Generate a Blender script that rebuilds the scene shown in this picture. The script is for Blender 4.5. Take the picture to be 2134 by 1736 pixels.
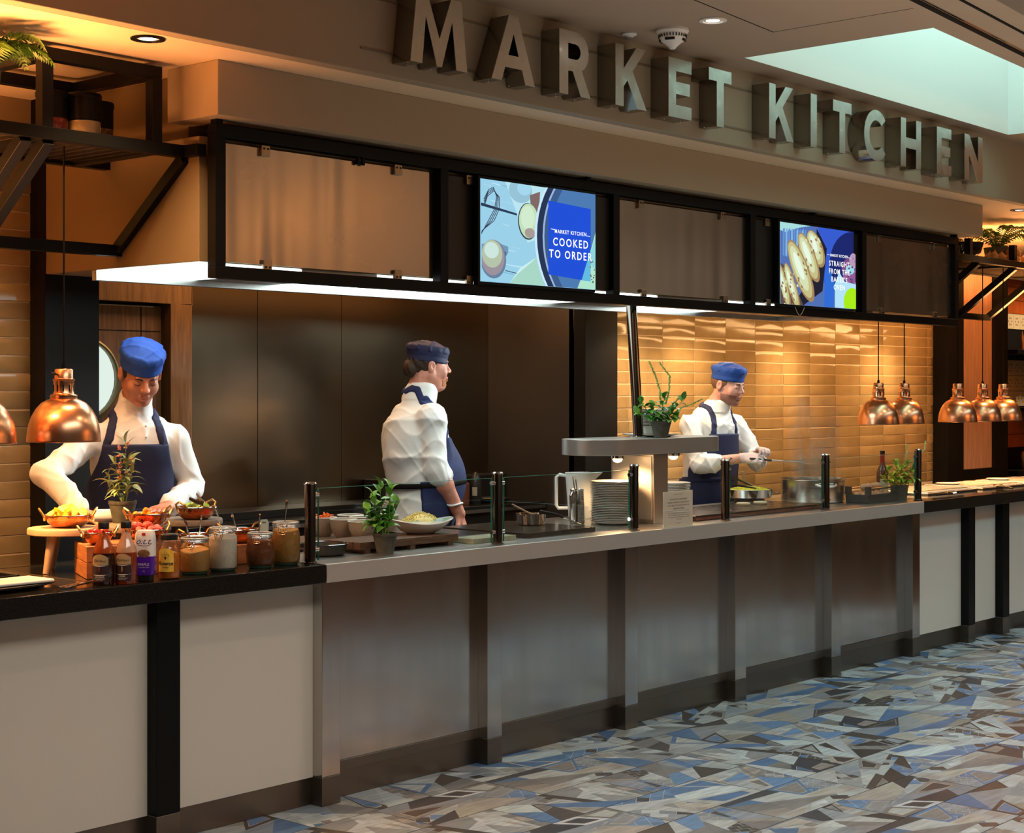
import bpy, bmesh, math, random
import numpy as np
from mathutils import Vector, Matrix, Euler

for o in list(bpy.data.objects): bpy.data.objects.remove(o)
S = bpy.context.scene
COL = S.collection
PI = math.pi
random.seed(7)

# ---------------------------------------------------------------- camera
cam_d = bpy.data.cameras.new('camera')
cam = bpy.data.objects.new('camera', cam_d); COL.objects.link(cam)
YAW = math.atan(3013/3422)                       # the counter runs along +X; the lens looks 41.4 deg off it
cam.location = (0, 0, 1.6)
cam.rotation_euler = (PI/2, 0, YAW-PI/2)
cam_d.sensor_width = 36; cam_d.lens = 36*3422/2134
cam_d.shift_y = -51/2134
cam_d.clip_start = .05; cam_d.clip_end = 100
S.camera = cam

# ---------------------------------------------------------------- view, world, lights
S.view_settings.view_transform = 'Standard'; S.view_settings.look = 'None'
S.view_settings.gamma = 1; S.view_settings.exposure = 0.14
S.view_settings.use_curve_mapping = False
W = bpy.data.worlds.new('world'); S.world = W; W.use_nodes = True
W.node_tree.nodes['Background'].inputs[0].default_value = (.50, .80, .70, 1)
W.node_tree.nodes['Background'].inputs[1].default_value = 1.0

def light(name, kind, loc, energy, color, size=.1, size_y=None, rot=(0,0,0), spot=None, blend=.5, radius=None, spread=None, aim=None):
    d = bpy.data.lights.new(name, kind); d.energy = energy; d.color = color
    if kind == 'AREA':
        d.shape = 'RECTANGLE' if size_y else 'SQUARE'; d.size = size
        if size_y: d.size_y = size_y
        if spread: d.spread = spread
    elif kind == 'SPOT':
        d.spot_size = spot or 1.6; d.spot_blend = blend; d.shadow_soft_size = size
    else: d.shadow_soft_size = size
    o = bpy.data.objects.new(name, d); o.location = loc; o.rotation_euler = rot; COL.objects.link(o)
    if aim: o.rotation_euler = (Vector(aim)-Vector(loc)).to_track_quat('-Z','Y').to_euler()
    return o
WARM = (1, .50, .16); WARM2 = (1, .62, .30); NEUT = (1, .84, .68); COOL = (.62, 1, .90)
light('skylight_daylight', 'AREA', (8.3, 4.05, 4.45), 18, (.60,1,.93), 3.0, .9)
light('hall_cool_fill', 'AREA', (8.9, 2.3, 3.22), 165, (.56, .90, 1), 6.5, 1.2, spread=2.3)  # added cool fill panel under the closed ceiling, no opening here
for p, q, e in (((5.35,5.25,2.07),(4.30,5.62,1.30),115),((7.55,5.45,2.07),(6.2,6.0,1.30),150),((9.0,5.15,2.07),(8.45,5.7,1.38),42)):
    light('chef_fill_spot', 'SPOT', p, e, (.84,.98,1), .04, spot=.95, blend=.8, aim=q)  # spots added under the canopy to brighten the three chefs
light('hall_warm_fill', 'AREA', (3.2, 1.9, 3.2), 64, (1,.93,.83), 3.6, 1.0, spread=2.6)  # added ambient fill from the hall side, no fitting behind it
for i, x in enumerate((4.6, 6.02, 7.4, 8.8, 10.2)):
    light('hall_downlight', 'SPOT', (x, 3.2, 3.2), 20, (1, .74, .50), .04, spot=2.8, blend=.9)
light('hall_warm_bounce', 'AREA', (10.2, -2.2, 2.55), 230, (1,.50,.20), 1.8, 3.0, rot=(PI,0,0))  # unseen upward panel put in for the warm hall lamps the steel reflects
light('ceiling_fill', 'AREA', (7.5, 3.0, 1.9), 21, (1,.78,.58), 6.0, .6, rot=(PI,0,0))  # added upward panel that lifts the ceiling and fascia
# bulkhead downlights, then unseen upward panels added to warm the side ceilings
for x, y in ((3.505, 4.80), (2.2, 4.80), (10.75, 4.83), (12.2, 4.83)):
    light('bulkhead_downlight', 'SPOT', (x, y, 2.82), 60, WARM2, .03, spot=2.0, blend=.8)
light('side_ceiling_fill', 'AREA', (2.35, 5.2, 1.75), 120, (1,.38,.11), 1.3, .7, rot=(PI, -.12, 0), spread=2.4)
light('side_ceiling_fill', 'AREA', (12.4, 5.25, 2.1), 85, (1,.42,.13), 1.4, .5, rot=(PI, 0, 0), spread=2.6)
# warm strip and spots under the hood casing washing the tiled back wall
light('wall_washer', 'AREA', (10.0, 5.80, 2.085), 12, (1, .56, .22), 3.8, .12, rot=(.75, 0, 0))
for x in (8.05, 8.7, 9.9, 11.3):
    light('wall_washer', 'SPOT', (x, 5.80, 2.075), 36, (1, .66, .34), .03, spot=2.3, blend=.9, rot=(.22,0,0))
for x in (2.6, 3.25):
    light('wall_washer', 'SPOT', (x, 5.98, 2.80), 85, (1, .60, .26), .03, spot=1.5, blend=.9, rot=(.12, 0, 0))
light('kitchen_ceiling_light', 'AREA', (6.2, 6.40, 2.58), 24, (1, .58, .28), 2.6, .25)
light('far_wall_fill', 'AREA', (16.0, -2.5, 3.1), 24, (1,.88,.72), 2.5, 3.0)  # fill added so the right menu panels reflect a paler hall
light('far_tile_fill', 'SPOT', (15.3, 6.1, 2.8), 60, (1,.75,.50), .05, spot=2.2, blend=.8, rot=(.3,0,0))  # spot added to brighten the far bar tiles
light('porthole_room_light', 'POINT', (4.9, 7.5, 2.0), 6, (.9, 1, .95), .2)

# ---------------------------------------------------------------- mesh helpers
class G:
    def __init__(s): s.v = []; s.f = []
    def add(s, v, f, M=None):
        n = len(s.v)
        s.v += [tuple(M @ Vector(p)) if M else tuple(p) for p in v]
        s.f += [tuple(i+n for i in q) for q in f]
        return s
    def box(s, x0, x1, y0, y1, z0, z1, M=None):
        v = [(x0,y0,z0),(x1,y0,z0),(x1,y1,z0),(x0,y1,z0),(x0,y0,z1),(x1,y0,z1),(x1,y1,z1),(x0,y1,z1)]
        return s.add(v, [(0,3,2,1),(4,5,6,7),(0,1,5,4),(1,2,6,5),(2,3,7,6),(3,0,4,7)], M)
    def lathe(s, prof, n=24, c=(0,0,0), M=None, sx=1, sy=1, a0=0):
        v = []; f = []; k = len(prof)
        for i in range(n):
            a = a0+2*PI*i/n
            for r, z in prof: v.append((c[0]+r*math.cos(a)*sx, c[1]+r*math.sin(a)*sy, c[2]+z))
        for i in range(n):
            j = (i+1) % n
            for q in range(k-1):
                if prof[q][0] < 1e-6 and prof[q+1][0] < 1e-6: continue
                if prof[q][0] < 1e-6: f.append((i*k+q, j*k+q+1, i*k+q+1))
                elif prof[q+1][0] < 1e-6: f.append((i*k+q, j*k+q, i*k+q+1))
                else: f.append((i*k+q, j*k+q, j*k+q+1, i*k+q+1))
        return s.add(v, f, M)
    def cyl(s, r, z0, z1, n=20, c=(0,0,0), M=None, r2=None):
        r2 = r if r2 is None else r2
        return s.lathe([(0,z0),(r,z0),(r2,z1),(0,z1)], n, c, M)
    def tube(s, pts, r, n=8, M=None, closed=False, flat=None):
        P = [Vector(p) for p in pts]; m = len(P); v = []; f = []
        rr = r if isinstance(r, (list, tuple)) else [r]*m
        up = None
        for i in range(m):
            if closed: t = P[(i+1) % m]-P[i-1]
            else: t = P[min(i+1,m-1)]-P[max(i-1,0)]
            t.normalize()
            if up is None:
                up = Vector((0,0,1)) if abs(t.z) < .9 else Vector((1,0,0))
            a = (up-t*up.dot(t)); a.normalize(); b = t.cross(a); up = a
            for k in range(n):
                an = 2*PI*k/n; fl = flat if flat else 1
                v.append(P[i]+a*(rr[i]*math.cos(an))+b*(rr[i]*fl*math.sin(an)))
        for i in range(m if closed else m-1):
            j = (i+1) % m
            for k in range(n):
                l = (k+1) % n
                f.append((i*n+k, i*n+l, j*n+l, j*n+k))
        if not closed:
            f.append(tuple(range(n))[::-1]); f.append(tuple((m-1)*n+k for k in range(n)))
        return s.add(v, f, M)
    def ell(s, c, r, n=14, m=9, M=None):
        prof = [(math.sin(PI*i/m), -math.cos(PI*i/m)) for i in range(m+1)]
        prof[0] = (0,-1); prof[-1] = (0,1)
        v = []; f = []
        g = G().lathe(prof, n)
        g.v = [(c[0]+p[0]*r[0], c[1]+p[1]*r[1], c[2]+p[2]*r[2]) for p in g.v]
        return s.add(g.v, g.f, M)
    def prism(s, poly, h0, h1, M=None):
        """poly in xy, extruded z h0..h1 (counter-clockwise)"""
        n = len(poly)
        v = [(x,y,h0) for x,y in poly]+[(x,y,h1) for x,y in poly]
        f = [tuple(range(n))[::-1], tuple(range(n,2*n))]
        for i in range(n):
            j = (i+1) % n; f.append((i,j,n+j,n+i))
        return s.add(v, f, M)
    def mesh(s, name, smooth=True, ang=38):
        me = bpy.data.meshes.new(name); me.from_pydata(s.v, [], s.f); me.update()
        bm = bmesh.new(); bm.from_mesh(me)
        bmesh.ops.remove_doubles(bm, verts=bm.verts, dist=1e-6)
        bmesh.ops.recalc_face_normals(bm, faces=bm.faces)
        bm.to_mesh(me); bm.free()
        if smooth:
            me.shade_smooth(); me.set_sharp_from_angle(angle=math.radians(ang))
        return me
    def obj(s, name, mat, parent=None, smooth=True, bevel=0, ang=38, loc=None, rot=None):
        me = s.mesh(name, smooth, ang)
        for m in (mat if isinstance(mat, (list,tuple)) else [mat]): me.materials.append(m)
        return link(name, me, parent, bevel, loc, rot)

def link(name, me, parent=None, bevel=0, loc=None, rot=None):
    o = bpy.data.objects.new(name, me); COL.objects.link(o)
    if parent: o.parent = parent
    if loc is not None: o.location = loc
    if rot is not None: o.rotation_euler = rot
    if bevel:
        b = o.modifiers.new('bevel', 'BEVEL'); b.width = bevel; b.segments = 2; b.limit_method = 'ANGLE'; b.angle_limit = math.radians(40)
        b.harden_normals = True
    return o
def thing(name, label, cat, loc=(0,0,0), rot=0, group=None):
    o = bpy.data.objects.new(name, None); COL.objects.link(o); o.empty_display_size = .05
    o.location = loc; o.rotation_euler = rot if isinstance(rot, (tuple,list)) else (0,0,rot)
    return tag(o, label, cat, group)
def tag(o, label=None, cat=None, group=None):
    if label: o['label'] = label
    if cat: o['category'] = cat
    if group: o['group'] = group
    return o
def struct(o): o['kind'] = 'structure'; return o
def stuff(o): o['kind'] = 'stuff'; return o
def copy_tree(o, loc=None, rot=None, label=None, parent=None):
    c = o.copy(); COL.objects.link(c)
    if parent: c.parent = parent
    if loc is not None: c.location = loc
    if rot is not None: c.rotation_euler = rot if isinstance(rot, (tuple,list)) else (0,0,rot)
    if label: c['label'] = label
    for ch in list(o.children):
        k = ch.copy(); COL.objects.link(k); k.parent = c
        for g in ch.children:
            q = g.copy(); COL.objects.link(q); q.parent = k
    return c
def T(x, y, z): return Matrix.Translation((x,y,z))
def R(a, ax): return Matrix.Rotation(a, 4, ax)
def Sc(x, y, z): return Matrix.Diagonal((x,y,z,1))
def arc(r0, a0, a1, n): return [(r0*math.cos(a0+(a1-a0)*i/n), r0*math.sin(a0+(a1-a0)*i/n)) for i in range(n+1)]

# ---------------------------------------------------------------- materials
def mat(name, col, rough=.5, metal=0, noise=0, nscale=20, bump=0, bscale=60, stretch=(1,1,1), emit=None, es=0,
        alpha=1, aniso=0, coat=0, col2=None, spec=.5, sheen=0, sss=0, trans=0, ior=1.45, detail=4, rvar=0, bdist=.002):
    m = bpy.data.materials.new(name); m.use_nodes = True; nt = m.node_tree; b = nt.nodes['Principled BSDF']
    b.inputs['Base Color'].default_value = (*col, 1); b.inputs['Roughness'].default_value = rough
    b.inputs['Metallic'].default_value = metal; b.inputs['Specular IOR Level'].default_value = spec
    b.inputs['IOR'].default_value = ior
    if trans: b.inputs['Transmission Weight'].default_value = trans
    if coat: b.inputs['Coat Weight'].default_value = coat; b.inputs['Coat Roughness'].default_value = .08
    if sheen: b.inputs['Sheen Weight'].default_value = sheen
    if sss: b.inputs['Subsurface Weight'].default_value = sss; b.inputs['Subsurface Radius'].default_value = (.02,.008,.004); b.inputs['Subsurface Scale'].default_value = .6
    if aniso: b.inputs['Anisotropic'].default_value = aniso
    if emit: b.inputs['Emission Color'].default_value = (*emit, 1); b.inputs['Emission Strength'].default_value = es
    if alpha < 1: b.inputs['Alpha'].default_value = alpha
    if noise or bump or rvar:
        tc = nt.nodes.new('ShaderNodeTexCoord'); mp = nt.nodes.new('ShaderNodeMapping'); mp.inputs['Scale'].default_value = stretch
        nt.links.new(tc.outputs['Object'], mp.inputs['Vector'])
    if noise:
        n = nt.nodes.new('ShaderNodeTexNoise'); n.inputs['Scale'].default_value = nscale; n.inputs['Detail'].default_value = detail
        nt.links.new(mp.outputs[0], n.inputs['Vector'])
        mx = nt.nodes.new('ShaderNodeMix'); mx.data_type = 'RGBA'
        c2 = col2 or tuple(c*(1-noise) for c in col)
        mx.inputs['A'].default_value = (*col, 1); mx.inputs['B'].default_value = (*c2, 1)
        cr = nt.nodes.new('ShaderNodeMapRange'); cr.inputs['From Min'].default_value = .35; cr.inputs['From Max'].default_value = .65
        nt.links.new(n.outputs['Fac'], cr.inputs['Value']); nt.links.new(cr.outputs[0], mx.inputs['Factor'])
        nt.links.new(mx.outputs['Result'], b.inputs['Base Color'])
    if rvar:
        n3 = nt.nodes.new('ShaderNodeTexNoise'); n3.inputs['Scale'].default_value = nscale; n3.inputs['Detail'].default_value = 5
        nt.links.new(mp.outputs[0], n3.inputs['Vector'])
        r3 = nt.nodes.new('ShaderNodeMapRange'); r3.inputs['From Min'].default_value = .3; r3.inputs['From Max'].default_value = .7
        r3.inputs['To Min'].default_value = rough-rvar; r3.inputs['To Max'].default_value = rough+rvar
        nt.links.new(n3.outputs['Fac'], r3.inputs['Value']); nt.links.new(r3.outputs[0], b.inputs['Roughness'])
    if bump:
        n2 = nt.nodes.new('ShaderNodeTexNoise'); n2.inputs['Scale'].default_value = bscale; n2.inputs['Detail'].default_value = 3
        nt.links.new(mp.outputs[0], n2.inputs['Vector'])
        bp = nt.nodes.new('ShaderNodeBump'); bp.inputs['Strength'].default_value = bump; bp.inputs['Distance'].default_value = bdist
        nt.links.new(n2.outputs['Fac'], bp.inputs['Height']); nt.links.new(bp.outputs[0], b.inputs['Normal'])
    return m
def emis(name, col, s=1.0):
    m = bpy.data.materials.new(name); m.use_nodes = True; nt = m.node_tree; nt.nodes.clear()
    e = nt.nodes.new('ShaderNodeEmission'); e.inputs[0].default_value = (*col,1); e.inputs[1].default_value = s
    o = nt.nodes.new('ShaderNodeOutputMaterial'); nt.links.new(e.outputs[0], o.inputs[0]); return m
def glassm(name, tint=(1,1,1), f=.06, rough=.0, edge=.6):
    """thin clear pane / jar wall: see-through with a fresnel reflection"""
    m = bpy.data.materials.new(name); m.use_nodes = True; nt = m.node_tree; nt.nodes.clear()
    t = nt.nodes.new('ShaderNodeBsdfTransparent'); t.inputs[0].default_value = (*tint,1)
    g = nt.nodes.new('ShaderNodeBsdfGlossy'); g.inputs['Roughness'].default_value = rough
    lw = nt.nodes.new('ShaderNodeLayerWeight'); lw.inputs['Blend'].default_value = .25
    mr = nt.nodes.new('ShaderNodeMapRange'); mr.inputs['To Min'].default_value = f; mr.inputs['To Max'].default_value = edge
    nt.links.new(lw.outputs['Fresnel'], mr.inputs['Value'])
    mx = nt.nodes.new('ShaderNodeMixShader'); o = nt.nodes.new('ShaderNodeOutputMaterial')
    nt.links.new(mr.outputs[0], mx.inputs[0]); nt.links.new(t.outputs[0], mx.inputs[1]); nt.links.new(g.outputs[0], mx.inputs[2])
    nt.links.new(mx.outputs[0], o.inputs[0]); return m

M = {}
M['taupe'] = mat('taupe_paint', (.37,.305,.22), .75, noise=.06, nscale=3, bump=.15, bscale=300)
M['ceil'] = mat('ceiling_paint', (.40,.31,.235), .8, noise=.05, nscale=2)
M['beige'] = mat('beige_paint', (.27,.19,.10), .7)
M['white'] = mat('white_paint', (.80,.82,.80), .7)
M['black'] = mat('black_powder_coat', (.006,.006,.006), .38, spec=.16)
M['blackw'] = mat('black_wall_panel', (.008,.007,.006), .5, spec=.2)
M['stone'] = mat('black_polished_granite', (.007,.007,.006), .10, noise=.6, nscale=220, col2=(.018,.016,.014), spec=.45)
M['_sf'] = mat('black_granite_front', (.010,.010,.009), .32, noise=.6, nscale=220, col2=(.025,.024,.020))
M['cream'] = mat('cream_panel', (.68,.635,.56), .28, coat=.15)
M['steel'] = mat('brushed_steel', (.55,.54,.53), .30, 1, rvar=.05, nscale=3, bump=.03, bscale=90, stretch=(1,1,30), aniso=.4)
M['steelv'] = mat('brushed_steel_vertical', (.54,.51,.48), .17, 1, rvar=.04, nscale=2.2, bump=.015, bscale=30, stretch=(5,5,.3), noise=.06)
M['steelt'] = mat('worktop_steel', (.58,.58,.57), .30, 1, rvar=.02, nscale=5, stretch=(1,14,14))
M['steelf'] = mat('worktop_steel_front', (.60,.55,.50), .42, .55, rvar=.04, nscale=5, bump=.02, bscale=60, stretch=(1,14,14))
M['steelg'] = mat('gantry_steel', (.50,.48,.45), .36, .75, rvar=.03, nscale=5)
M['steelp'] = mat('polished_steel', (.70,.68,.66), .10, 1)
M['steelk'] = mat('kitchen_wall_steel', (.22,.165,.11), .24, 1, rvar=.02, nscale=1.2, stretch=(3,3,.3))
M['steelm'] = mat('menu_panel_steel', (.55,.50,.44), .26, 1, rvar=.04, nscale=1.5)
M['letter'] = mat('sign_letter_steel', (.62,.60,.56), .33, 1, rvar=.10, nscale=14, noise=.12)
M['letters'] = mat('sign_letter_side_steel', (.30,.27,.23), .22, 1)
M['chrome'] = mat('dark_chrome_tube', (.20,.17,.15), .14, 1)
M['copper'] = mat('spun_copper', (1.0,.53,.30), .25, 1, rvar=.02, nscale=8, aniso=.5)
M['copin'] = mat('shade_inside', (.85,.72,.60), .4)
M['cophm'] = mat('hammered_copper', (.72,.27,.10), .24, 1, bump=.9, bscale=75, bdist=.004, noise=.4, nscale=30)
M['brass'] = mat('worn_brass', (.65,.40,.14), .30, 1, bump=.5, bscale=90)
M['oak'] = mat('oak_door', (.20,.095,.035), .45, noise=.45, nscale=9, stretch=(6,6,.5), bump=.2, bscale=60)
M['oakf'] = mat('oak_door_frame', (.27,.13,.045), .45, noise=.4, nscale=10, stretch=(6,6,.5), bump=.2, bscale=60)
M['lwood'] = mat('pale_wood', (.55,.36,.21), .5, noise=.25, nscale=12, stretch=(1,1,.2), bump=.1, bscale=80)
M['gwood'] = mat('grey_brown_wood', (.22,.17,.13), .55, noise=.35, nscale=14, stretch=(1,6,6))
M['walnut'] = mat('walnut_board', (.15,.075,.04), .5, noise=.5, nscale=16, stretch=(1,7,7), bump=.2, bscale=70)
M['crate'] = mat('orange_stained_crate', (.48,.17,.06), .5, noise=.4, nscale=10, stretch=(1,1,5))
M['woodp'] = mat('pinkish_wood_panel', (.60,.36,.25), .5, noise=.30, nscale=14, stretch=(7,7,.25))
M['grout'] = mat('wall_grout', (.80,.62,.40), .85)
M['tile'] = mat('sand_glazed_tile', (.45,.30,.135), .15, noise=.28, nscale=4, bump=.32, bscale=9, bdist=.004, coat=.3)
M['fgrout'] = mat('floor_grout', (.05,.04,.035), .8)
M['ceram'] = mat('white_china', (.80,.80,.76), .12, coat=.4)
M['teal'] = mat('pale_teal_glaze', (.34,.58,.52), .15, coat=.4)
M['bisque'] = mat('speckled_stoneware', (.42,.36,.28), .4, noise=.2, nscale=120)
M['pot'] = mat('grey_clay_pot', (.085,.085,.07), .8, noise=.4, nscale=30, bump=.3)
M['soil'] = mat('potting_soil', (.03,.02,.012), .95, noise=.6, nscale=80)
M['iron'] = mat('black_iron', (.018,.018,.018), .38, .3)
M['slate'] = mat('dark_wood_board', (.045,.032,.024), .28, noise=.6, nscale=12, stretch=(1,6,6), coat=.3)
M['plastic'] = mat('white_plastic', (.82,.82,.80), .35)
M['blackpl'] = mat('black_plastic', (.012,.012,.012), .35)
M['glass'] = glassm('clear_glass', (.97,.992,.985), .015, 0, .22)
M['jar'] = glassm('jar_glass', (.97,.98,.97), .05, .02, .75)
M['gedge'] = mat('green_glass_edge', (.10,.42,.32), .1, emit=(.1,.5,.38), es=.0, coat=.5)
M['gedge2'] = mat('dark_green_glass_edge', (.02,.14,.10), .15)
M['lum'] = emis('luminous_panel', (.84,1,.97), 3.6)
M['bulb'] = emis('heat_bulb', (1,.50,.18), 12)
M['ledw'] = emis('led_disc', (1,.92,.82), 9)
M['cord'] = mat('black_cord', (.006,.006,.006), .7, spec=.1)
# ---------------------------------------------------------------- floor: real tiles over a grout bed
def clip(poly, a, b, c):
    """keep a*x+b*y+c >= 0"""
    out = []
    for i in range(len(poly)):
        p, q = poly[i], poly[(i+1) % len(poly)]
        dp = a*p[0]+b*p[1]+c; dq = a*q[0]+b*q[1]+c
        if dp >= 0: out.append(p)
        if (dp > 0 > dq) or (dp < 0 < dq):
            t = dp/(dp-dq); out.append((p[0]+(q[0]-p[0])*t, p[1]+(q[1]-p[1])*t))
    return out
def area(p): return abs(sum(p[i][0]*p[(i+1)%len(p)][1]-p[(i+1)%len(p)][0]*p[i][1] for i in range(len(p))))/2
def cen(p): return (sum(q[0] for q in p)/len(p), sum(q[1] for q in p)/len(p))
FPAL = [(.30,.31,.31),(.40,.42,.42),(.22,.21,.20),(.48,.49,.47),(.33,.29,.25),(.42,.38,.33),(.10,.19,.34),(.14,.25,.42),(.075,.065,.06),(.055,.06,.07),(.52,.55,.55),(.27,.30,.33)]
FPAL = [(a*.86,b*.97,c*1.06) for a,b,c in FPAL]
FW = [3,3,2,2.4,1.2,1.2,1.6,1.4,2.0,1.5,2.2,2]
floor_mat = bpy.data.materials.new('printed_floor_tile'); floor_mat.use_nodes = True
_nt = floor_mat.node_tree; _b = _nt.nodes['Principled BSDF']
_at = _nt.nodes.new('ShaderNodeAttribute'); _at.attribute_name = 'tint'
_no = _nt.nodes.new('ShaderNodeTexNoise'); _no.inputs['Scale'].default_value = 14; _no.inputs['Detail'].default_value = 6
_tc = _nt.nodes.new('ShaderNodeTexCoord'); _mp = _nt.nodes.new('ShaderNodeMapping'); _mp.inputs['Scale'].default_value = (.5,3,1)
_nt.links.new(_tc.outputs['Object'], _mp.inputs[0]); _nt.links.new(_mp.outputs[0], _no.inputs['Vector'])
_mr = _nt.nodes.new('ShaderNodeMapRange'); _mr.inputs['From Min'].default_value = .3; _mr.inputs['From Max'].default_value = .7; _mr.inputs['To Min'].default_value = .72; _mr.inputs['To Max'].default_value = 1.18
_nt.links.new(_no.outputs['Fac'], _mr.inputs['Value'])
_vm = _nt.nodes.new('ShaderNodeVectorMath'); _vm.operation = 'SCALE'
_nt.links.new(_at.outputs['Color'], _vm.inputs[0]); _nt.links.new(_mr.outputs[0], _vm.inputs['Scale'])
_nt.links.new(_vm.outputs[0], _b.inputs['Base Color'])
_b.inputs['Roughness'].default_value = .33; _b.inputs['Specular IOR Level'].default_value = .5
TL, TW = .626, .313
def floor_tile_mesh(seed):
    rn = random.Random(seed)
    g = .0018
    rect = [(g,g),(TL-g,g),(TL-g,TW-g),(g,TW-g)]
    polys = [rect]; target = rn.choice((9,12,15,18))
    while len(polys) < target:
        polys.sort(key=area); p = polys.pop()
        c = cen(p); a = rn.uniform(0, PI); nx, ny = math.cos(a), math.sin(a)
        ox, oy = c[0]+rn.uniform(-.03,.03), c[1]+rn.uniform(-.03,.03)
        A = clip(p, nx, ny, -(nx*ox+ny*oy)); B = clip(p, -nx, -ny, nx*ox+ny*oy)
        if len(A) > 2 and len(B) > 2: polys += [A, B]
        else: polys.append(p); break
    faces = []
    pick = lambda: rn.choices(FPAL, FW)[0]
    def vary(c, k=.15):
        q = rn.uniform(1-k,1+k); return tuple(x*q*rn.uniform(.98,1.02) for x in c)
    for p in polys:
        mode = rn.random(); col = pick()
        if mode < .28 and area(p) > .008:          # fine printed grid
            a = rn.uniform(0, PI); st = rn.uniform(.035,.06)
            c = cen(p)
            ux, uy = math.cos(a), math.sin(a)
            for i in range(-5,6):
                strip = clip(clip(p, ux,uy,-(ux*c[0]+uy*c[1]+i*st)), -ux,-uy,(ux*c[0]+uy*c[1]+(i+1)*st-.0022))
                if len(strip) < 3: continue
                for j in range(-5,6):
                    vx, vy = -uy, ux; off = (i%2)*st*.6
                    cell = clip(clip(strip, vx,vy,-(vx*c[0]+vy*c[1]+j*st*1.3+off)), -vx,-vy,(vx*c[0]+vy*c[1]+(j+1)*st*1.3+off-.0022))
                    if len(cell) > 2: faces.append((cell, vary(pick() if rn.random() < .35 else col, .2), 1))
            faces.append((p, (.50,.52,.50), 0))
        elif mode < .5:                             # an outlined inset shape
            c = cen(p); k = rn.uniform(.55,.75)
            ins = [(c[0]+(x-c[0])*k, c[1]+(y-c[1])*k) for x,y in p]
            ins2 = [(c[0]+(x-c[0])*(k+.05), c[1]+(y-c[1])*(k+.05)) for x,y in p]
            faces += [(p, vary(col), 0), (ins2, (.50,.47,.40), 1), (ins, vary(pick()), 2)]
        else: faces.append((p, vary(col), 0))
    me = bpy.data.meshes.new('tile'); v = []; f = []; cols = []
    for p, c, lv in faces:
        n = len(v); v += [(x,y,lv*.00005) for x,y in p]; f.append(tuple(range(n,n+len(p)))); cols.append(c)
    n = len(v)                                     # edge chamfer down to the grout
    o = [(0,0),(TL,0),(TL,TW),(0,TW)]; q = [(x+(g*.4 if x==0 else -g*.4), y+(g*.4 if y==0 else -g*.4), -.006) for x,y in o]
    v += [(x,y,0) for x,y in rect]+q
    for i in range(4):
        j = (i+1)%4; f.append((n+i, n+4+i, n+4+j, n+j)); cols.append((.12,.10,.09))
    me.from_pydata(v, [], f); me.update()
    at = me.attributes.new('tint', 'FLOAT_COLOR', 'FACE')
    at.data.foreach_set('color', np.array([(*c,1) for c in cols], dtype=np.float32).ravel())
    me.materials.append(floor_mat)
    return me
g = G().box(-6, 18, -7, 8.2, -.12, -.004)
floor = struct(g.obj('floor', M['fgrout'], smooth=False))
FT = [floor_tile_mesh(s) for s in range(16)]
rn = random.Random(3)
for r in range(-10, 5):
    y0 = 3.285+r*TW - (0 if r < 20 else 0)
    for k in range(-6, 24):
        x0 = 5.297-.0+k*TL+(0 if r % 2 == 0 else TL/2)
        if y0+TW > 4.99 or x0 < 2.0+.8*(y0 < 3) or x0 > 16: continue
        # only the wedge of floor the view takes in, with a margin
        cx, cy = x0+TL/2, y0+TW/2
        if cy < .42*cx-1.2 or cx > 13.5+0*cy: continue
        o = link('tile', rn.choice(FT), floor, loc=(x0,y0,.0))
        if rn.random() < .5: o.rotation_euler = (0,0,PI); o.location = (x0+TL, y0+TW, 0)
g = G().box(-6,18,-7,8.2,-.0035,-.0030)
struct(g.obj('floor_outskirts', mat('plain_brown_floor', (.11,.075,.05), .35, noise=.5, nscale=3)))

# ---------------------------------------------------------------- ceiling with a skylight well
CZ = 3.24
hole = [(6.80,3.46),(9.95,3.70),(9.95,4.545),(6.80,4.47)]
outer = [(-6,-7),(18,-7),(18,4.70),(-6,4.70)]
g = G()
for i in range(4):
    j = (i+1)%4
    a,b,c,d = outer[i],outer[j],hole[j],hole[i]
    g.prism([a,b,c,d], CZ, CZ+.12)
ceil = struct(g.obj('ceiling', M['ceil'], smooth=False))
g = G()
for i in range(4):
    j = (i+1)%4
    hc = (8.37, 4.04)
    a, b = [(p[0]+(hc[0]-p[0])*.002, p[1]+(hc[1]-p[1])*.004) for p in (hole[i], hole[j])]; n = Vector((b[1]-a[1], -(b[0]-a[0]), 0)).normalized()*.001
    g.add([(a[0],a[1],CZ+.0),(b[0],b[1],CZ+.0),(b[0],b[1],CZ+1.3),(a[0],a[1],CZ+1.3),
           (a[0]+n.x,a[1]+n.y,CZ+.0),(b[0]+n.x,b[1]+n.y,CZ+.0),(b[0]+n.x,b[1]+n.y,CZ+1.3),(a[0]+n.x,a[1]+n.y,CZ+1.3)],
          [(0,1,2,3),(7,6,5,4),(3,2,6,7),(0,4,5,1)])
well = struct(g.obj('skylight_well', M['white'], ceil, smooth=False))
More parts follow.
